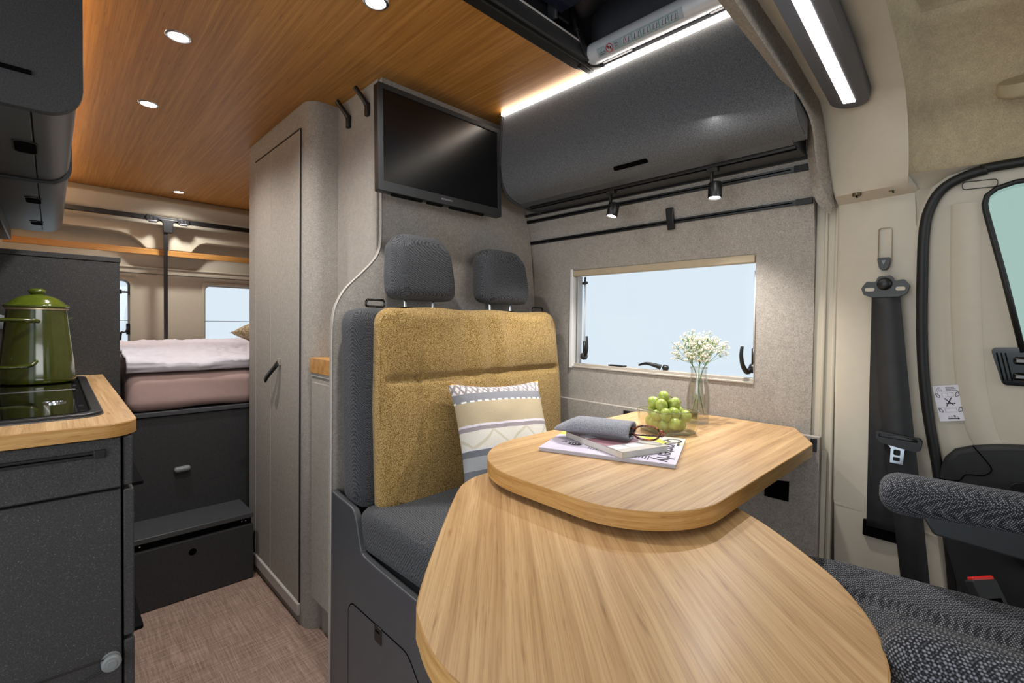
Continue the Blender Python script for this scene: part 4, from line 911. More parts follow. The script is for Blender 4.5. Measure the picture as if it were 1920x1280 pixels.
def spot(y, label, aim):
    t_ = thing('spotlight', label, 'spotlight', (1.332, y, 1.50), 'spotlights on the track')
    bm = B(); box(bm, 1.322, 1.342, y-.018, y+.012, 1.552, 1.565); obj('track_adapter', bm, 'black', t_, bevel=.002)
    bm = B(); box(bm, 1.327, 1.337, y-.0035, y+.0035, 1.51, 1.555); obj('stem', bm, 'black', t_, bevel=.001)
    ax = Vector(aim).normalized(); c = Vector((1.332, y-.010, 1.500)); Mq = frame((0, 0, 0), ax.orthogonal(), ax.cross(ax.orthogonal()))
    bm = B(); lathe(bm, [(0, -.022), (.017, -.022), (.0185, -.020), (.0185, .020), (.0170, .022), (.0165, .017), (0, .016)], c, 28, M4=Mq); obj('lamp_head', bm, 'black', t_, smooth=R(40))
    bm = B(); lathe(bm, [(0, .0165), (.0145, .0165), (.0145, .0195), (.010, .0205), (0, .0205)], c, 20, M4=Mq); obj('lens', bm, 'downlight_glow', t_, smooth=R(40))
    l = bpy.data.lights.new('spot_beam', 'SPOT'); l.energy = 22; l.spot_size = R(110); l.spot_blend = .9; l.color = (1, .975, .94); l.shadow_soft_size = .014
    lo = bpy.data.objects.new('spot_beam', l); C.objects.link(lo); lo.location = c+ax*.03; lo.rotation_euler = ax.to_track_quat('-Z', 'Y').to_euler()
spot(.905, 'black track spotlight nearer the television', (-.18, .12, -1)); spot(.570, 'black track spotlight nearer the cab', (-.10, -.02, -1))
def rail(z, label):
    a = []; bm = B(); xx = wallx(z)
    for w_, dx_ in ((.0065, .006),):
        prism(bm, [(xx-dx_, z-w_), (xx+.004, z-w_), (xx+.004-.003, z+w_), (xx-dx_-.003, z+w_)], 'Y', .352, 1.391)
    t_ = tag(obj('wall_rail', bm, 'black'), label, 'rail', 'black rails on the felt wall')
    bm = B(); prism(bm, [(xx-.0085, z-.0015), (xx-.006, z-.0015), (xx-.006, z+.0015), (xx-.0085, z+.0015)], 'Y', .40, 1.39); obj('rail_groove', bm, 'void', t_)
    bm = B(); prism(bm, [(xx-.009, z-.008), (xx, z-.008), (xx, z+.008), (xx-.009, z+.008)], 'Y', .352, .392); obj('rail_end', bm, 'rubber', t_)
rail(1.5465, 'upper black rail running along the felt wall above the window'); rail(1.4615, 'lower black rail running along the felt wall above the window')
hk = thing('rail_hook', 'black hook clipped on the lower wall rail above the window', 'hook', (1.455, .755, 1.46))
bm = B(); prism(bm, [(1.462, 1.436), (1.455, 1.434), (1.448, 1.46), (1.440, 1.503), (1.446, 1.505), (1.455, 1.47)], 'Y', .742, .766); obj('hook_body', bm, 'black', hk, bevel=.002)
bm = B(); box(bm, 1.194, 1.236, .36, 1.296, CZ-.0165, CZ-.0015); tag(obj('led_strip', bm, 'led_warm'), 'bright warm light strip between ceiling and the right overhead cabinet', 'light strip')

# ================================================================== ROOF HATCH
ht = thing('roof_hatch', 'dark roof hatch opening with black frame and silver roller blind', 'hatch', (.5, .64, 1.93))
ho = fillet([(-.20, .30), (1.205, .30), (1.205, .918), (-.20, .918)], [0, 0, .085, 0], 8); hi = fillet([(-.16, .30), (1.199, .30), (1.199, .882), (-.16, .882)], [0, 0, .07, 0], 8)
hi2 = [(x*.997, y-.010) for x, y in hi]
bm = B(); ring_prism(bm, ho, hi, 'Z', CZ-.008, CZ+.03); obj('hatch_frame', bm, 'rubber', ht, bevel=.006, seg=3)
bm = B(); ring_prism(bm, [(x, y+.0) for x, y in hi], hi2, 'Z', CZ+.004, CZ+.045); obj('hatch_seal', bm, 'charcoal', ht, bevel=.003)
bm = B(); tube(bm, [(-.15, .869, CZ+.043), (1.12, .869, CZ+.043)], .0025, 6); obj('seal_piping', bm, 'alu', ht)
bm = B(); box(bm, -.16, 1.22, .905, .912, CZ+.03, 2.12); box(bm, 1.21, 1.22, .3, .905, CZ+.03, 2.12); box(bm, -.17, -.16, .3, .895, CZ+.03, 2.12); box(bm, -.17, 1.22, .29, .30, CZ+.03, 2.12); obj('shaft_wall', bm, 'canvas', ht)
V_ = []; bm = B(); nx, ny = 60, 30
loft(bm, [[(-.16+1.37*i/nx, .3+.605*j/ny, 2.07+.03*math.sin(i*.55+math.sin(j*.35)*1.6)+.02*noise.noise(Vector((i*.12, j*.2, 2)))) for j in range(ny+1)] for i in range(nx+1)]); obj('tent_canvas', bm, 'canvas', ht, smooth=True)
bm = B(); box(bm, .62, 1.02, .42, .868, 1.985, 1.995); obj('hatch_glass', bm, 'hatch_glass', ht)
for x0 in (1.045,):
    bm = B(); box(bm, x0-.030, x0+.022, .872, .902, 1.975, 2.035); obj('hatch_latch', bm, 'black', ht, bevel=.006)
    bm = B(); box(bm, x0-.046, x0-.036, .868, .902, 1.965, 2.04); obj('latch_plate', bm, 'lamp_housing', ht, bevel=.003)
bm = B(); tube(bm, [(.958, .895, 2.04), (.958, .895, 2.005)], .006, 8); tube(bm, [(.976, .895, 2.04), (.976, .895, 2.005)], .006, 8); obj('latch_pin', bm, 'hatch_glass', ht)
sp = smoothpath([(1.086, .885, 2.04), (1.098, .876, 1.99), (1.112, .868, 1.95), (1.150, .874, 1.915)], 4)
bm = B(); loft(bm, [[p+Vector((-.012, -.001, -.003)) for p in sp], [p+Vector((.012, .001, .003)) for p in sp]]); st = obj('strap', bm, 'belt', ht); s_ = st.modifiers.new('s', 'SOLIDIFY'); s_.thickness = .004
bm = B(); Mb = frame((1.100, .873, 1.985), (1, .1, .25), (.25, -.12, -1)); box(bm, -.014, .014, -.022, .022, -.006, .006, Mb); box(bm, -.016, .016, .006, .014, -.008, .008, Mb); obj('strap_buckle', bm, 'black', st, bevel=.002)
bm = B(); box(bm, 1.138, 1.198, .880, .902, 1.892, 1.935); ebk = obj('blind_end_bracket', bm, 'black', ht, bevel=.003)
bm = B(); box(bm, 1.148, 1.158, .872, .8795, 1.912, 1.930); lathe(bm, [(0, 0), (.005, 0), (.005, .003), (0, .003)], (1.153, .869, 1.922), 12, 'Y'); obj('bracket_screw', bm, 'chrome', ebk)
tc_ = Vector((1.170, 0, 1.930)); tr_ = .030
bm = B(); lathe(bm, [(0, .30), (tr_, .30), (tr_, .864), (.026, .878), (0, .880)], tc_, 40, 'Y'); tb = obj('roller_blind', bm, 'alu', ht, smooth=R(40))
bm = B(); box(bm, 1.190, 1.199, .3, .87, CZ-.006, CZ+.012); obj('blind_rail', bm, 'lamp_housing', ht, bevel=.002)
bm = B(); box(bm, 1.178, 1.188, .74, .84, CZ-.003, CZ+.006); obj('blind_clip', bm, 'lamp_housing', ht, bevel=.001); obj('blind_clip', box(B(), 1.178, 1.188, .40, .52, CZ-.003, CZ+.006), 'lamp_housing', ht, bevel=.001)
a0 = R(218); n_ = Vector((math.cos(a0), 0, math.sin(a0))); W_, Hh = .262, .026
def onT(y, s_): a = a0-s_/tr_; return tc_+Vector((math.cos(a)*(tr_+.0006), y, math.sin(a)*(tr_+.0006)))
bm = B(); loft(bm, [[onT(.835-W_*i/20, -Hh/2+Hh*j/6) for j in range(7)] for i in range(21)]); sk2 = obj('instruction_sticker', bm, 'sticker_film', tb, smooth=True)
def Mty(x): return frame(tc_+n_*(tr_+.0012)+Vector((0, .805-x, 0)), (0, -1, 0), Vector((0, -1, 0)).cross(-n_))
Mq = Mty(0); yv = Vector((0, -1, 0)); zv = n_; up_ = zv.cross(yv); Mq = frame(tc_+n_*(tr_+.0012)+Vector((0, .835, 0)), (0, -1, 0), up_)
bm = B()
for x0, w_ in ((.006, .022), (.058, .020), (.082, .032), (.116, .026), (.144, .026), (.172, .024), (.198, .024), (.224, .024)):
    sline(bm, [(x0, -.010), (x0+w_, -.010), (x0+w_, .010), (x0, .010), (x0, -.010)], .0007, .0006, Mq)
sline(bm, [(.012, .005), (.015, .002), (.021, .008)], .0012, .0006, Mq); obj('sticker_frames', bm, 'ink_green', sk2)
bm = B(); ring_prism(bm, [(.043+.0118*math.cos(a*.2618), .0118*math.sin(a*.2618)) for a in range(24)], [(.043+.0100*math.cos(a*.2618), .0100*math.sin(a*.2618)) for a in range(24)], 'Z', .0002, .0008, Mq)
sline(bm, [(.036, .007), (.050, -.007)], .0016, .0009, Mq); sline(bm, [(.096, -.007), (.096, .009)], .0012, .0006, Mq); obj('prohibition_sign', bm, 'ink_red', sk2)
bm = B()
for x in (.0395, .0465): prism(bm, [(x+.0022*math.cos(a*.7854), (.003 if x < .043 else -.001)+.0045*math.sin(a*.7854)) for a in range(8)], 'Z', .0002, .0006, Mq)
text(bm, 'COME FREI', .0042, Mq @ Matrix.Translation((.0075, -.004, .0006))); text(bm, 'GENERAL', .0042, Mq @ Matrix.Translation((.0075, -.0085, .0006)))
text(bm, 'MAX', .005, Mq @ Matrix.Translation((.0605, .003, .0006))); text(bm, '25 KG', .004, Mq @ Matrix.Translation((.0600, -.004, .0006)))
sline(bm, [(.062, -.007), (.074, -.007), (.074, .002), (.062, .002), (.062, -.007)], .0006, .0006, Mq)
for x in (.088, .104, .122, .134, .15, .162, .178, .188, .204, .214, .23, .24):
    sline(bm, [(x, -.006), (x+.004, .006)], .0011, .0006, Mq); sline(bm, [(x-.002, -.006), (x+.006, -.006)], .0008, .0006, Mq)
obj('sticker_print', bm, 'ink', sk2)

# ================================================================== DOWNLIGHTS
for i, (x, y, lab) in enumerate(((.574, 1.082, 'round ceiling downlight nearest the roof hatch'), (.258, 1.603, 'round ceiling downlight in front of the wardrobe top'), (.259, 2.178, 'round ceiling downlight beside the wardrobe top'), (.567, 3.535, 'small looking ceiling downlight above the bed'))):
    t_ = thing('ceiling_downlight', lab, 'ceiling light', (x, y, CZ), 'ceiling downlights')
    bm = B(); lathe(bm, [(.024, -.0022), (.027, -.003), (.031, -.002), (.032, 0), (.024, 0)], (x, y, CZ-.0002), 32, cap=False); obj('trim_ring', bm, 'chrome', t_, smooth=R(60))
    bm = B(); lathe(bm, [(0, -.0022), (.024, -.0018), (.024, 0)], (x, y, CZ-.0002), 28); obj('light_disc', bm, 'downlight_glow', t_)
    l = bpy.data.lights.new('downlight_beam', 'SPOT'); l.energy = 28 if i < 3 else 26; l.spot_size = R(150); l.spot_blend = 1; l.color = (1, .975, .94); l.shadow_soft_size = .024
    lo = bpy.data.objects.new('downlight_beam', l); C.objects.link(lo); lo.location = (x, y, CZ-.012)

# ================================================================== BED AND REAR
bd = thing('bed', 'raised transverse bed with charcoal base, pink fitted sheet and oval knob', 'bed', (.85, 3.1, 0))
bm = B(); box(bm, .199, 1.47, 2.47, 3.83, 0, .70); obj('bed_base', bm, 'fibre_dark', bd)
bm = B(); box(bm, .197, 1.47, 2.449, 2.47, .0, .708); obj('front_panel', bm, 'fibre_dark', bd)
bm = B(); box(bm, .197, 1.47, 2.440, 2.49, .712, .731); obj('top_rail', bm, 'charcoal', bd, bevel=.002)
bm = B(); Mk = frame((.402, 2.447, .475), (1, 0, .04), (0, 0, 1)); rbox(bm, (0, 0, 0), (.030, .0115, .014), .0112, 8, M4=Mk.to_3x3().to_4x4()); 
for v in bm.verts: v.co += Vector((.402, 2.440, .475))
obj('knob', bm, 'knob_grey', bd, smooth=True)
def mfn(q_, p):
    p = p.copy()
    if q_.z < 0 and q_.y < 0: p.z += .006*max(0, math.sin(p.x*14))*(-q_.z)
    p.y += .004*noise.noise(Vector((p.x*5, p.z*12, 1)))
    return p
bm = B(); rbox(bm, (.835, 3.13, .811), (.622, .69, .080), .045, 26, mfn); obj('mattress', bm, 'sheet_pink', bd, smooth=True)
# duvet
bm = B(); nx, ny = 220, 120; rows = []
for i in range(nx+1):
    x = .215+(1.40-.215)*i/nx; row = []
    for j in range(-12, ny+1):
        if j < 0:   # front roll hanging a little over the mattress edge
            a = (j+12)/12*math.pi*.62; yy = 2.452-.022*math.sin(a*.9)-0; zz = .898+.052*(1-math.cos(a))*.62
            yy += .006*noise.noise(Vector((x*9, j*.3, 0)))
        else:
            s_ = j/ny; yy = 2.458+1.25*s_; zz = .955+.026*min(1, s_*5)
            fade = 1
        w_ = .020*noise.noise(Vector((x*3.2, yy*5, 0)))+.013*noise.noise(Vector((x*9+3, yy*14, 4)))+.016*(1-abs(noise.noise(Vector((x*7+yy*5, yy*16-x*5, 7))))*2)*.6+.007*(1-2*abs(noise.noise(Vector((x*22+yy*6, yy*30-x*9, 2)))))-.006
        if j < 0: w_ *= (j+12)/12
        row.append((x, yy, zz+w_))
    rows.append(row)
loft(bm, rows); dv_ = obj('duvet', bm, 'duvet', smooth=True); s_ = dv_.modifiers.new('s', 'SOLIDIFY'); s_.thickness = .012; s_.offset = -1
tag(dv_, 'crumpled pale pinkish white duvet spread over the bed', 'duvet')
bp = obj('bed_cushion', pillow_mesh(.24, .085), 'bed_cushion', smooth=True); bp.matrix_world = Matrix.Translation((1.13, 3.36, 1.045)) @ Matrix.Rotation(R(-80), 4, 'X') @ Matrix.Rotation(R(40), 4, 'Y')
tag(bp, 'patterned beige cushion on the bed half hidden by the wardrobe', 'cushion')
sx = thing('step_drawer', 'low charcoal step with drawer in front of the bed', 'step', (.38, 2.34, 0))
bm = B(); box(bm, .15, .622, 2.262, 2.448, .0, .262); obj('carcass', bm, 'black_matte', sx)
bm = B(); box(bm, .15, .625, 2.236, 2.256, .004, .236); fr_ = obj('drawer_front', bm, 'fibre_dark', sx, bevel=.001)
bm = B(); lathe(bm, [(0, -.001), (.0135, -.001), (.0135, .003), (0, .003)], (.402, 2.236, .186), 24, 'Y'); obj('finger_hole', bm, 'void', fr_)
bm = B(); box(bm, .15, .626, 2.238, 2.448, .266, .286); obj('tread', bm, 'charcoal_smooth', sx, bevel=.002)
for x in (.236, .585, .600):
    bm = B(); lathe(bm, [(0, -.002), (.003, -.002), (.003, .001), (0, .001)], (x, 2.260, .25), 10, 'Y'); obj('runner_screw', bm, 'chrome', sx)
rr_ = thing('rear_rail', 'black ceiling rail across the rear with roller clips and hanging pole', 'rail', (.53, 3.69, 1.75))
bm = B(); box(bm, -.42, 1.46, 3.685, 3.705, 1.736, 1.764); obj('rail_profile', bm, 'black', rr_, bevel=.003)
for x in (.455, .615):
    bm = B(); box(bm, x-.032, x+.032, 3.672, 3.686, 1.728, 1.764); cl_ = obj('rail_clip', bm, 'black', rr_, bevel=.003)
    bm = B(); tube(bm, [(x-.010, 3.670, 1.755), (x-.010, 3.670, 1.737)], .0018, 6); tube(bm, [(x+.010, 3.670, 1.755), (x+.010, 3.670, 1.737)], .0018, 6); tube(bm, [(x-.02, 3.676, 1.728), (x+.02, 3.676, 1.728)], .008, 8); obj('clip_spring', bm, 'lamp_housing', cl_)
bm = B(); prism(bm, [(.475, 1.748), (.595, 1.748), (.572, 1.738), (.560, 1.725), (.558, 1.665), (.508, 1.665), (.506, 1.725), (.495, 1.738)], 'Y', 3.668, 3.690); obj('pole_socket', bm, 'black', rr_, bevel=.003)
bm = B(); box(bm, .512, .532, 3.676, 3.692, .995, 1.668); obj('pole', bm, 'black', rr_, bevel=.002)
bm = B(); box(bm, -.185, 1.46, 3.735, 3.752, 1.526, 1.562); tag(obj('bamboo_strip', bm, 'bamboo_trim', bevel=.001), 'bamboo strip running across the rear doors above the windows', 'trim strip')

# ================================================================== DINING TABLE
dt = thing('dining_table', 'bamboo dining table with a lower swivel leaf in front', 'table', (1.0, .5, 0))
TZ = .842
top = fillet([(.600, .300), (1.305, .300), (1.482, .386), (1.482, .610), (1.365, .809), (.600, .809)], [.16, .035, .012, .015, .015, .21], 14)
bm = B(); prism(bm, top, 'Z', TZ-.029, TZ-.0006); t1 = obj('tabletop', bm, 'bamboo_edge', dt, bevel=.0015)
bm = B(); prism(bm, [((x-1.04)*.9975+1.04, (y-.555)*.9955+.555) for x, y in top], 'Z', TZ-.0007, TZ); obj('tabletop_surface', bm, 'bamboo_table', t1)
leaf = smoothpath([(.88, .335, 0), (.854, .289, 0), (.807, .228, 0), (.73, .148, 0), (.681, .111, 0), (.631, .083, 0), (.583, .067, 0), (.541, .059, 0), (.48, .062, 0), (.41, .085, 0), (.345, .13, 0), (.295, .19, 0), (.265, .26, 0), (.2575, .326, 0), (.262, .372, 0), (.277, .417, 0), (.303, .462, 0), (.408, .571, 0), (.545, .703, 0), (.60, .742, 0), (.66, .757, 0), (.74, .74, 0), (.84, .62, 0), (.90, .46, 0)], 5)
lf = [(p.x, p.y) for p in leaf]
bm = B(); prism(bm, lf, 'Z', .771, .7994); l1 = obj('swivel_leaf', bm, 'bamboo_edge', dt, bevel=.0015)
cx_, cy_ = .57, .40
bm = B(); prism(bm, [((x-cx_)*.9945+cx_, (y-cy_)*.9945+cy_) for x, y in lf], 'Z', .7993, .80); obj('leaf_surface', bm, 'bamboo_leaf', l1)
bm = B(); lathe(bm, [(.06, .80), (.06, .812)], (.76, .52, 0), 24); lathe(bm, [(.03, .03), (.03, .771)], (.92, .55, 0), 24); obj('table_leg', bm, 'lamp_housing', dt, smooth=R(40))
bm = B(); lathe(bm, [(.16, .0), (.16, .012), (.04, .03)], (.92, .55, 0), 36); obj('leg_foot', bm, 'lamp_housing', dt, smooth=R(40))
bm = B(); box(bm, 1.44, 1.474, .345, .70, .785, .812); obj('wall_bracket', bm, 'black', dt, bevel=.002)
bm = B(); box(bm, 1.4725, 1.480, .330, .346, .785, .822); tag(obj('bracket_end', bm, 'black', bevel=.002), 'small black fitting on the felt board at the table corner', 'fitting')
bm = B(); prism(bm, [(.394, .634), (.394, .690), (.430, .686), (.456, .665), (.456, .634)], 'X', 1.470, 1.476); tag(obj('socket_recess', bm, 'void'), 'black recess in the felt board under the table', 'recess')
bm = B(); box(bm, 1.470, 1.476, .865, .93, .795, .815); tag(obj('wall_socket', bm, 'black', bevel=.002), 'black fitting in the felt wall just behind the table edge', 'fitting')

# ---- magazine, book, case, glasses
ma, mb, mc, md = Vector((.765, .695, TZ)), Vector((.869, .424, TZ)), Vector((1.101, .521, TZ)), Vector((.963, .801, TZ))
xm = (mb-ma); MW = .285; MH = .232
Mm = frame(ma+Vector((0, 0, .0005)), xm, (mc-mb))    # x along the front edge, y away from the camera
mg = thing('magazine', 'pale lilac magazine lying on the upper tabletop under the book', 'magazine', tuple(Mm @ Vector((MW/2, MH/2, 0))))
bm = B(); box(bm, 0, MW, .0, MH, 0, .0075, Mm); obj('pages', bm, 'paper', mg, bevel=.001)
plain('cover_lilac', S(206, 198, 218), .35, nz=.04, coat=.2); plain('cover_yellow', S(216, 214, 84), .35, nz=.05); plain('cover_teal', S(64, 84, 88), .35, nz=.1); plain('cover_blue', S(188, 198, 214), .35, nz=.04); plain('cover_pink', S(150, 110, 120), .4, nz=.1)
plain('book_page', S(196, 196, 192), .7, nz=.02); plain('page_line', S(150, 138, 140), .7, nz=.05); plain('cover_cream', S(196, 190, 182), .35, nz=.03)
bm = B(); box(bm, -.0005, MW+.0005, -.0005, MH, .0076, .0082, Mm); cv_ = obj('cover', bm, 'cover_lilac', mg)
bm = B()
for k in range(1, 5): box(bm, .0, MW+.0006, -.0007, .0, .0015*k, .0015*k+.0004, Mm)
obj('page_edges', bm, 'page_line', mg)
hz = .0084
bm = B(); srect(bm, .0, .055, MH-.075, MH, .0, Mm)
bm.free(); bm = B(); prism(bm, [(0, .14), (.20, .14), (.26, .17), (.285, .165), (.285, .205), (.06, .23), (0, .205)], 'Z', hz, hz+.0001, Mm); obj('cover_band', bm, 'cover_yellow', cv_)
bm = B(); prism(bm, [(.255, .17), (.285, .17), (.285, .232), (.20, .232)], 'Z', hz+.0001, hz+.0002, Mm); obj('cover_corner', bm, 'cover_cream', cv_)
bm = B(); prism(bm, [(.05, .11), (.11, .095), (.20, .11), (.22, .17), (.12, .20), (.06, .18)], 'Z', hz+.0001, hz+.0002, Mm); obj('cover_photo', bm, 'cover_teal', cv_)
Mrot = Mm @ Matrix.Translation((.245, .218, hz+.0003)) @ Matrix.Rotation(R(-90), 4, 'Z')
bm = B(); text(bm, 'Quarterly', .052, Mrot); text(bm, 'Life outside', .010, Mm @ Matrix.Translation((.272, .20, hz+.0003)) @ Matrix.Rotation(R(-90), 4, 'Z'))
prism(bm, [(.062+.017*math.cos(a*.5236)+(.006 if a == 6 else 0), .062+.012*math.sin(a*.5236)) for a in range(12)], 'Z', hz+.0001, hz+.0003, Mm); sline(bm, [(.05, .066), (.035, .075), (.03, .07)], .003, hz+.0002, Mm)
rr2 = random.Random(3)
for x0, y0, n in ((.10, .055, 6), (.15, .048, 6), (.20, .036, 6), (.05, .12, 5)):
    for k in range(n): sline(bm, [(x0+k*.006, y0), (x0+k*.006, y0-.018-.01*rr2.random())], .0022 if k > 2 else .001, hz+.0002, Mm)
obj('cover_text', bm, 'ink', cv_)
bm = B()
for k in range(3): sline(bm, [(.055+k*.006, .056), (.055+k*.006, .068)], .0022, hz+.0005, Mm)
obj('badge_text', bm, 'paper', cv_)
# book lying on the magazine: spine along the left, front corner towards the camera
bk0 = Vector((.815, .520, 0)); Mb = frame((.822, .521, TZ+.0092), Vector((.932, .488, 0))-Vector((.822, .521, 0)), Vector((.887, .708, 0))-Vector((.822, .521, 0)))
BW, BH, BT = .128, .20, .013
bo = thing('book', 'small paperback book lying on the magazine under the spectacle case', 'book', tuple(Mb @ Vector((BW/2, BH/2, 0))))
bm = B(); box(bm, .002, BW-.001, .001, BH-.001, .0006, BT-.0006, Mb); obj('pages', bm, 'book_page', bo)
bm = B(); box(bm, 0, BW, 0, BH, 0, .0006, Mb); box(bm, 0, .0012, 0, BH, 0, BT, Mb); box(bm, 0, BW, 0, BH, BT-.0006, BT, Mb); cvb = obj('cover', bm, 'cover_cream', bo)
bm = B(); 
bm.free()
for x0, x1, y0, y1 in ((.004, .04, .02, .05), (.044, .08, .02, .05), (.004, .03, .12, .15)): obj('cover_picture', box(B(), x0, x1, y0, y1, BT+.0001, BT+.0003, Mb), 'paper', cvb)
bm = B(); prism(bm, [(.0, .05), (.09, .05), (.128, .09), (.128, .2), (0, .2)], 'Z', BT, BT+.0002, Mb); obj('cover_photo', bm, 'cover_pink', cvb)
# felt case
zc = TZ+.0092+BT+.001
pA, pB_ = Vector((.895, .725, zc+.008)), Vector((.925, .562, zc+.010))
ca, cb_ = Vector((.868, .735, 0)), Vector((.925, .560, 0))
axc = (cb_-ca).normalized(); sdc = Vector((-axc.y, axc.x, 0)); 
cs = thing('spectacle_case', 'grey felt spectacle case with glasses sticking out, on the book', 'spectacle case', (.90, .64, zc))
bm = B(); rings = []; L_ = 26
def case_ring(t_, inset=0, flip=0):
    c = ca.lerp(cb_, t_); hw = .035-inset+.004*t_; hh = (.004+.016*min(1, t_*3.2)**.8)-inset; taper = min(1, .35+t_*4)
    z0 = zc+.001
    return [Vector((c.x, c.y, z0+max(.0, hh)+math.sin(a)*hh*(1 if math.sin(a) > 0 else .85)))+sdc*math.cos(a)*hw*taper for a in [2*math.pi*k/28 for k in range(28)]]
rows = [case_ring(i/L_) for i in range(L_+1)]+[case_ring(1, .0035)]+[case_ring(1-.04*i, .0035) for i in range(1, 12)]
rows = [[p for p in r_]+[r_[0]] for r_ in rows]
loft(bm, rows); bmesh.ops.remove_doubles(bm, verts=bm.verts, dist=1e-5); obj('case_body', bm, 'felt_case', cs, smooth=True)
# spectacles: one lens outside the case, standing on edge tilted
gs = thing('spectacles', 'tortoiseshell spectacles half inside the grey felt case', 'spectacles', (.935, .53, zc))
gn = (-sdc*.80*(1 if sdc.x > 0 else -1)+Vector((0, 0, .60))).normalized(); gx = (axc-gn*axc.dot(gn)).normalized(); Mg = frame(Vector((.9335, .532, zc+.0195)), gx, gn.cross(gx))
def lens_outline(cx0, s_=1): return [Vector((cx0+s_*.027*math.copysign(abs(math.cos(a))**.8, math.cos(a)), s_*.0165*math.copysign(abs(math.sin(a))**.8, math.sin(a)), 0)) for a in [2*math.pi*k/32 for k in range(32)]]
for k, cx0 in enumerate((.002, -.064)):
    bm = B(); tube(bm, [Mg @ p for p in lens_outline(cx0)], .0022, 8, closed=True); ft_ = obj('lens_rim', bm, 'tortoise', gs, smooth=True)
    bm = B(); prism(bm, [(p.x, p.y) for p in lens_outline(cx0, .97)], 'Z', -.0004, .0004, Mg); obj('lens', bm, 'lens_glass', ft_)
bm = B(); tube(bm, [Mg @ Vector(p) for p in ((-.025, .006, 0), (-.031, .009, .001), (-.037, .006, 0))], .002, 8); obj('bridge', bm, 'tortoise', gs, smooth=True)
bm = B(); tube(bm, [Mg @ Vector(p) for p in smoothpath([(.028, .006, 0), (.034, .007, -.002), (.036, .006, -.012), (.030, .003, -.016)], 4)], [.0042]*5+[.003]*8, 8); obj('temple_hinge', bm, 'tortoise', gs, smooth=True)
bm = B(); tube(bm, [Mg @ Vector(p) for p in smoothpath([(.030, .003, -.016), (-.02, .001, -.018), (-.09, -.004, -.016)], 4)], .002, 8); obj('temple', bm, 'tortoise', gs, smooth=True)

# ---- glass bowl with grapes
bc = Vector((1.156, .596, TZ)); ub, vb = Vector((.915, -.403, 0)), Vector((.403, .915, 0))
Mbw = frame(bc, ub, vb)
bw = thing('glass_bowl', 'square pressed glass bowl holding green grapes on the table', 'bowl', tuple(bc))
def sqr(h1, h2, r_, z, n=5): return [Mbw @ Vector((x, y, z)) for x, y in rrect(-h1, h1, -h2, h2, r_, n)]
bm = B(); prof_ = [(.050, .047, .010, .001), (.056, .053, .012, .007), (.0585, .0555, .013, .03), (.0605, .0575, .013, .058), (.0605, .0575, .013, .060), (.0565, .0535, .010, .060), (.0550, .052, .010, .030), (.050, .047, .009, .009)]
rows = [sqr(*p) for p in prof_]; V = [[bm.verts.new(p) for p in r_] for r_ in rows]
for a, b in zip(V, V[1:]):
    for i in range(len(a)): bm.faces.new((a[i], a[(i+1) % len(a)], b[(i+1) % len(a)], b[i]))
bm.faces.new(V[0]); bm.faces.new(V[-1]); obj('bowl_body', bm, 'bowl_glass', bw, smooth=R(45))
bm = B(); tube(bm, sqr(.0585, .0555, .013, .0595), .0017, 6, closed=True); tube(bm, sqr(.052, .049, .011, .004), .003, 6, closed=True); obj('bowl_rim', bm, 'glass_rim', bw, smooth=True)
gm = B(); lathe(gm, [(.0152*math.sin(a), -.0175*math.cos(a)) for a in [math.pi*k/14 for k in range(15)]], (0, 0, 0), 22)
gp = []
rg = random.Random(11)
lay = [(.0255, 9, .036), (.049, 9, .035), (.072, 5, .024), (.090, 2, .014)]
for z, n, rad in lay:
    k = 0; tries = 0
    while k < n and tries < 900:
        tries += 1
        x, y = rg.uniform(-rad, rad), rg.uniform(-rad, rad)
        p = Vector((x-.006, y, z+rg.uniform(-.003, .004)))
        if all((p-g_).length > (.0265 if tries < 400 else .0225) for g_ in gp): gp.append(p); k += 1
first = None; gl_ = []
glab = ['green grape in the bottom layer of the bowl', 'green grape halfway up the bowl', 'green grape on top of the bowl']
for i, p in enumerate(gp):
    if first is None: o = obj('grape', gm, 'grape', smooth=True); first = o
    else: o = first.copy(); C.objects.link(o)
    s_ = rg.uniform(.9, 1.05); o.matrix_world = Matrix.Translation(Mbw @ p) @ Matrix.Rotation(rg.uniform(0, 6.28), 4, 'Z') @ Matrix.Rotation(rg.uniform(-1.3, 1.3), 4, 'X') @ Matrix.Diagonal((s_, s_, s_*rg.uniform(.95, 1.08), 1))
    lv = 0 if p.z < .037 else (1 if p.z < .060 else 2); gl_.append((lv, (Mbw @ p).dot(Vector((.716, -.698, 0))), o))
gl_.sort(key=lambda t_: t_[:2]); ordn = ['leftmost', 'second from the left', 'third from the left', 'fourth from the left', 'fifth from the left', 'sixth from the left', 'seventh from the left', 'eighth from the left', 'ninth from the left', 'tenth from the left']
for lv in range(3):
    L3 = [t_[2] for t_ in gl_ if t_[0] == lv]
    for i, o in enumerate(L3): tag(o, glab[lv]+', '+('rightmost' if i == len(L3)-1 else ordn[i]), 'grape', 'green grapes in the glass bowl')
bm = B()
for a, b in (((-.02, 0, .085), (.0, .0, .092)), ((0, 0, .092), (.02, .004, .086)), ((.02, .004, .086), (.032, -.012, .078)), ((0, 0, .092), (-.012, .012, .084))): tube(bm, smoothpath([Mbw @ Vector(a), Mbw @ ((Vector(a)+Vector(b))/2+Vector((0, 0, .003))), Mbw @ Vector(b)], 3), .0011, 6)
tag(obj('grape_stalk', bm, 'stem_brown', smooth=True), 'thin brown grape stalk between the top grapes in the bowl', 'stalk')

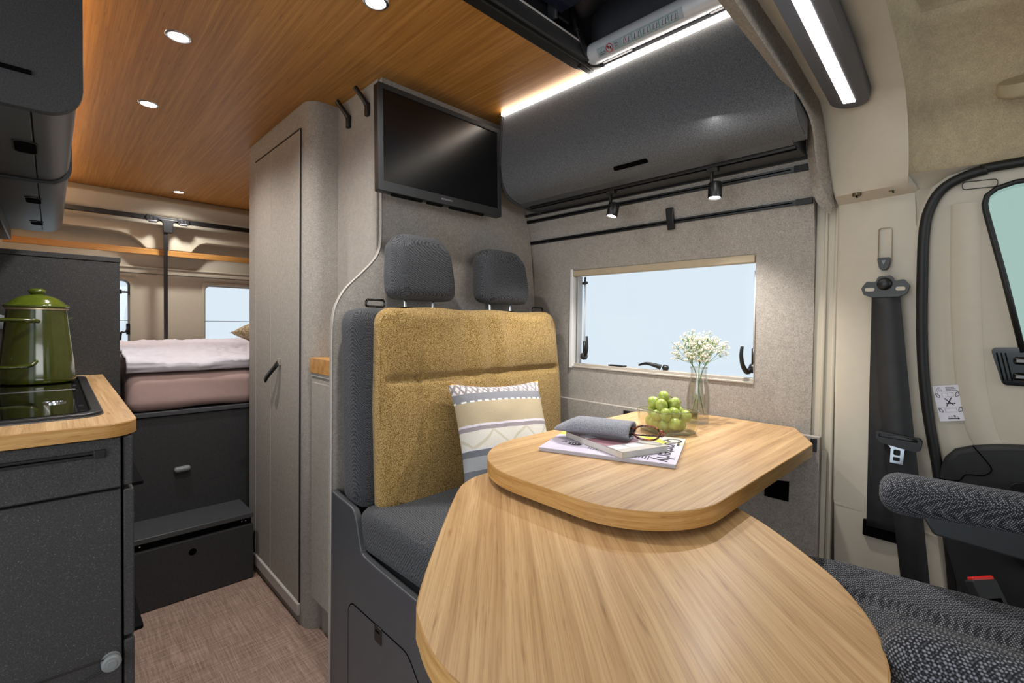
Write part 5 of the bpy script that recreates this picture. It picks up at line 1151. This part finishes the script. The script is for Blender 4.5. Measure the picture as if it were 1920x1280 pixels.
# ---- vase with gypsophila
vc = Vector((1.335, .596, TZ))
vz = thing('glass_vase', 'clear glass bottle vase half filled with water near the window', 'vase', tuple(vc))
bm = B(); lathe(bm, [(0, .001), (.027, .001), (.0295, .004), (.030, .012), (.0315, .05), (.0315, .075), (.029, .10), (.0235, .125), (.0215, .14), (.0225, .155), (.0235, .160), (.0225, .161), (.0200, .155), (.0195, .14), (.0215, .124), (.0270, .10), (.0295, .075), (.0295, .05), (.028, .014), (0, .010)], vc, 48); obj('vase_body', bm, 'vessel_glass', vz, smooth=R(60))
bm = B(); lathe(bm, [(.0236, .158), (.0246, .1595), (.0236, .161)], vc, 40, cap=False); obj('vase_lip', bm, 'glass_rim', vz, smooth=True)
bm = B(); lathe(bm, [(0, .0105), (.0275, .0145), (.0289, .05), (.0289, .075), (.0264, .10), (.0215, .1215), (0, .122)], vc, 40); obj('water', bm, 'water', vz, smooth=R(60))
rf = random.Random(5)
blob = B(); 
def blossom(bm, p, r_):
    m_ = Matrix.Translation(p) @ Matrix.Rotation(rf.uniform(0, 6.28), 4, (rf.uniform(-1, 1), rf.uniform(-1, 1), rf.uniform(-1, 1))) @ Matrix.Diagonal((r_, r_, r_*.8, 1))
    g = bmesh.ops.create_icosphere(bm, subdivisions=1, radius=1, matrix=m_)
    for v in g['verts']: v.co += (v.co-p)*rf.uniform(-.3, .3)
cc = vc+Vector((0, 0, .235))
sprigs = [(-.030, 'gypsophila sprig in the vase, the one leaning to the left'), (.002, 'gypsophila sprig in the vase, the one standing upright in the middle'), (.030, 'gypsophila sprig in the vase, the one leaning to the right')]
rightv = Vector((.716, -.698, 0)); fwd = Vector((.698, .716, 0))
for k, (off, lab) in enumerate(sprigs):
    sg = thing('gypsophila_sprig', lab, 'flower', tuple(vc+Vector((0, 0, .015))), 'gypsophila sprigs in the vase')
    base = vc+rightv*(-off*.55)+Vector((0, 0, .022))+fwd*(.004*(k-1)); nk = vc+rightv*(off*.35)+Vector((0, 0, .150)); hub = vc+rightv*(off*1.0)+fwd*(.008*(k-1))+Vector((0, 0, .178))
    bm = B(); tube(bm, smoothpath([base, base.lerp(nk, .5)+Vector((.001, .001, 0)), nk, hub], 4), .0011, 6); bf = B(); bb = B()
    for b_ in range(22):
        a = rf.uniform(0, 6.28); el = rf.uniform(.0, 1.45)
        tip = hub+Vector((math.cos(a)*math.cos(el), math.sin(a)*math.cos(el)*.9, math.sin(el)*1.15+.18))*rf.uniform(.022, .062)
        tube(bm, [hub.lerp(nk, rf.uniform(0, .6)), hub.lerp(tip, .5)+Vector((0, 0, -.003)), tip], .0005, 4)
        for t_ in range(11):
            d = Vector((rf.uniform(-1, 1), rf.uniform(-1, 1), rf.uniform(-.5, 1)))*.013; q_ = tip+d
            tube(bm, [tip.lerp(hub, .2), q_], .0003, 3)
            if rf.random() < .8: blossom(bf, q_, rf.uniform(.0023, .0038))
            else: blossom(bb, q_, .0014)
    obj('flower_stem', bm, 'stem_green', sg)
    o = obj('blossoms', bf, 'petal', sg); o['kind'] = 'stuff'
    o = obj('buds', bb, 'bud', sg); o['kind'] = 'stuff'

# ================================================================== PASSENGER SEAT
TH_ = R(8); Mseat = Matrix.Translation((.90, 0, 0)) @ Matrix.Rotation(TH_, 4, 'Z')
ps = thing('passenger_seat', 'dark grey woven swivel cab seat with two padded armrests', 'seat', (.90, 0, 0))
def put(bm):
    for v in bm.verts: v.co = Mseat @ v.co
    return bm
def pseat(q_, p):
    p = p.copy()
    if q_.z > 0:
        ax_ = abs(p.x)/.27; p.z += .036*max(0, (ax_-.45)/.55)**1.0*(1 if ax_ < .9 else .92)
        p.z += -.010*math.exp(-((ax_-.56)/.035)**2)
        p.z -= .022*max(0, q_.y-.3)**2
    if q_.y > 0: p.x *= 1-.16*q_.y**3; p.y -= .03*(abs(p.x)/.27)**2*q_.y
    return p
bm = B(); rbox(bm, (0, .03, .565), (.272, .275, .07), .05, 70, pseat); obj('seat_cushion', put(bm), 'seat_weave', ps, smooth=True)
def bk(q_, p):
    p = p.copy(); p.y -= .12*(p.z+.35)/.7
    if q_.y > 0: p.y += .03*max(0, abs(q_.x)-.5)
    p.x *= 1-.15*max(0, q_.z)**2; return p
bm = B(); rbox(bm, (0, -.33, .98), (.255, .06, .36), .05, 16, bk); obj('backrest', put(bm), 'seat_weave', ps, smooth=True)
bm = B(); box(bm, -.22, .22, -.22, .26, .42, .50); put(bm); obj('seat_frame', bm, 'black_matte', ps, bevel=.01)
bm = B(); lathe(bm, [(.19, 0), (.19, .30), (.24, .34), (.24, .42)], (0, 0, 0), 36); put(bm); obj('swivel_base', bm, 'black_matte', ps, smooth=R(40))
for s_, yo in ((1, 0), (-1, .0)):
    def armfn(q_, p):
        p = p.copy(); t_ = (q_.y+1)/2; p.z *= .88+.12*t_; return p
    bm = B(); rbox(bm, (s_*.297+(0 if s_ > 0 else .014), -.09, .800 if s_ > 0 else .789), (.036, .205, .040), .034, 16, armfn); ar = obj('armrest', put(bm), 'seat_weave', ps, smooth=True)
    bm = B(); prism(bm, [(.05, .772), (.035, .742), (-.28, .710), (-.28, .78)], 'X', s_*.297-.030, s_*.297+.020); obj('arm_bracket', put(bm), 'bracket', ar, bevel=.004)
bq = thing('belt_buckle', 'black seat belt buckle with red release button beside the cab seat', 'buckle', (1.36, .0, .60))
Mbk = frame((1.372, .012, .605), (.80, -.60, .0), (.42, .30, .85))
bm = B(); box(bm, -.028, .028, -.135, .0, -.010, .012, Mbk); obj('buckle_body', bm, 'cab_black', bq, bevel=.004, seg=3)
bm = B(); box(bm, -.025, .025, -.004, .0055, -.004, .0105, Mbk); obj('release_button', bm, 'red', bq, bevel=.003, seg=3)
bm = B(); box(bm, -.016, .016, -.065, -.035, .0115, .0125, Mbk); obj('buckle_print', bm, 'void', bq, bevel=.0004)
bm = B(); box(bm, -.008, .012, -.085, -.074, .0115, .0125, Mbk); obj('buckle_label', bm, 'paper', bq)
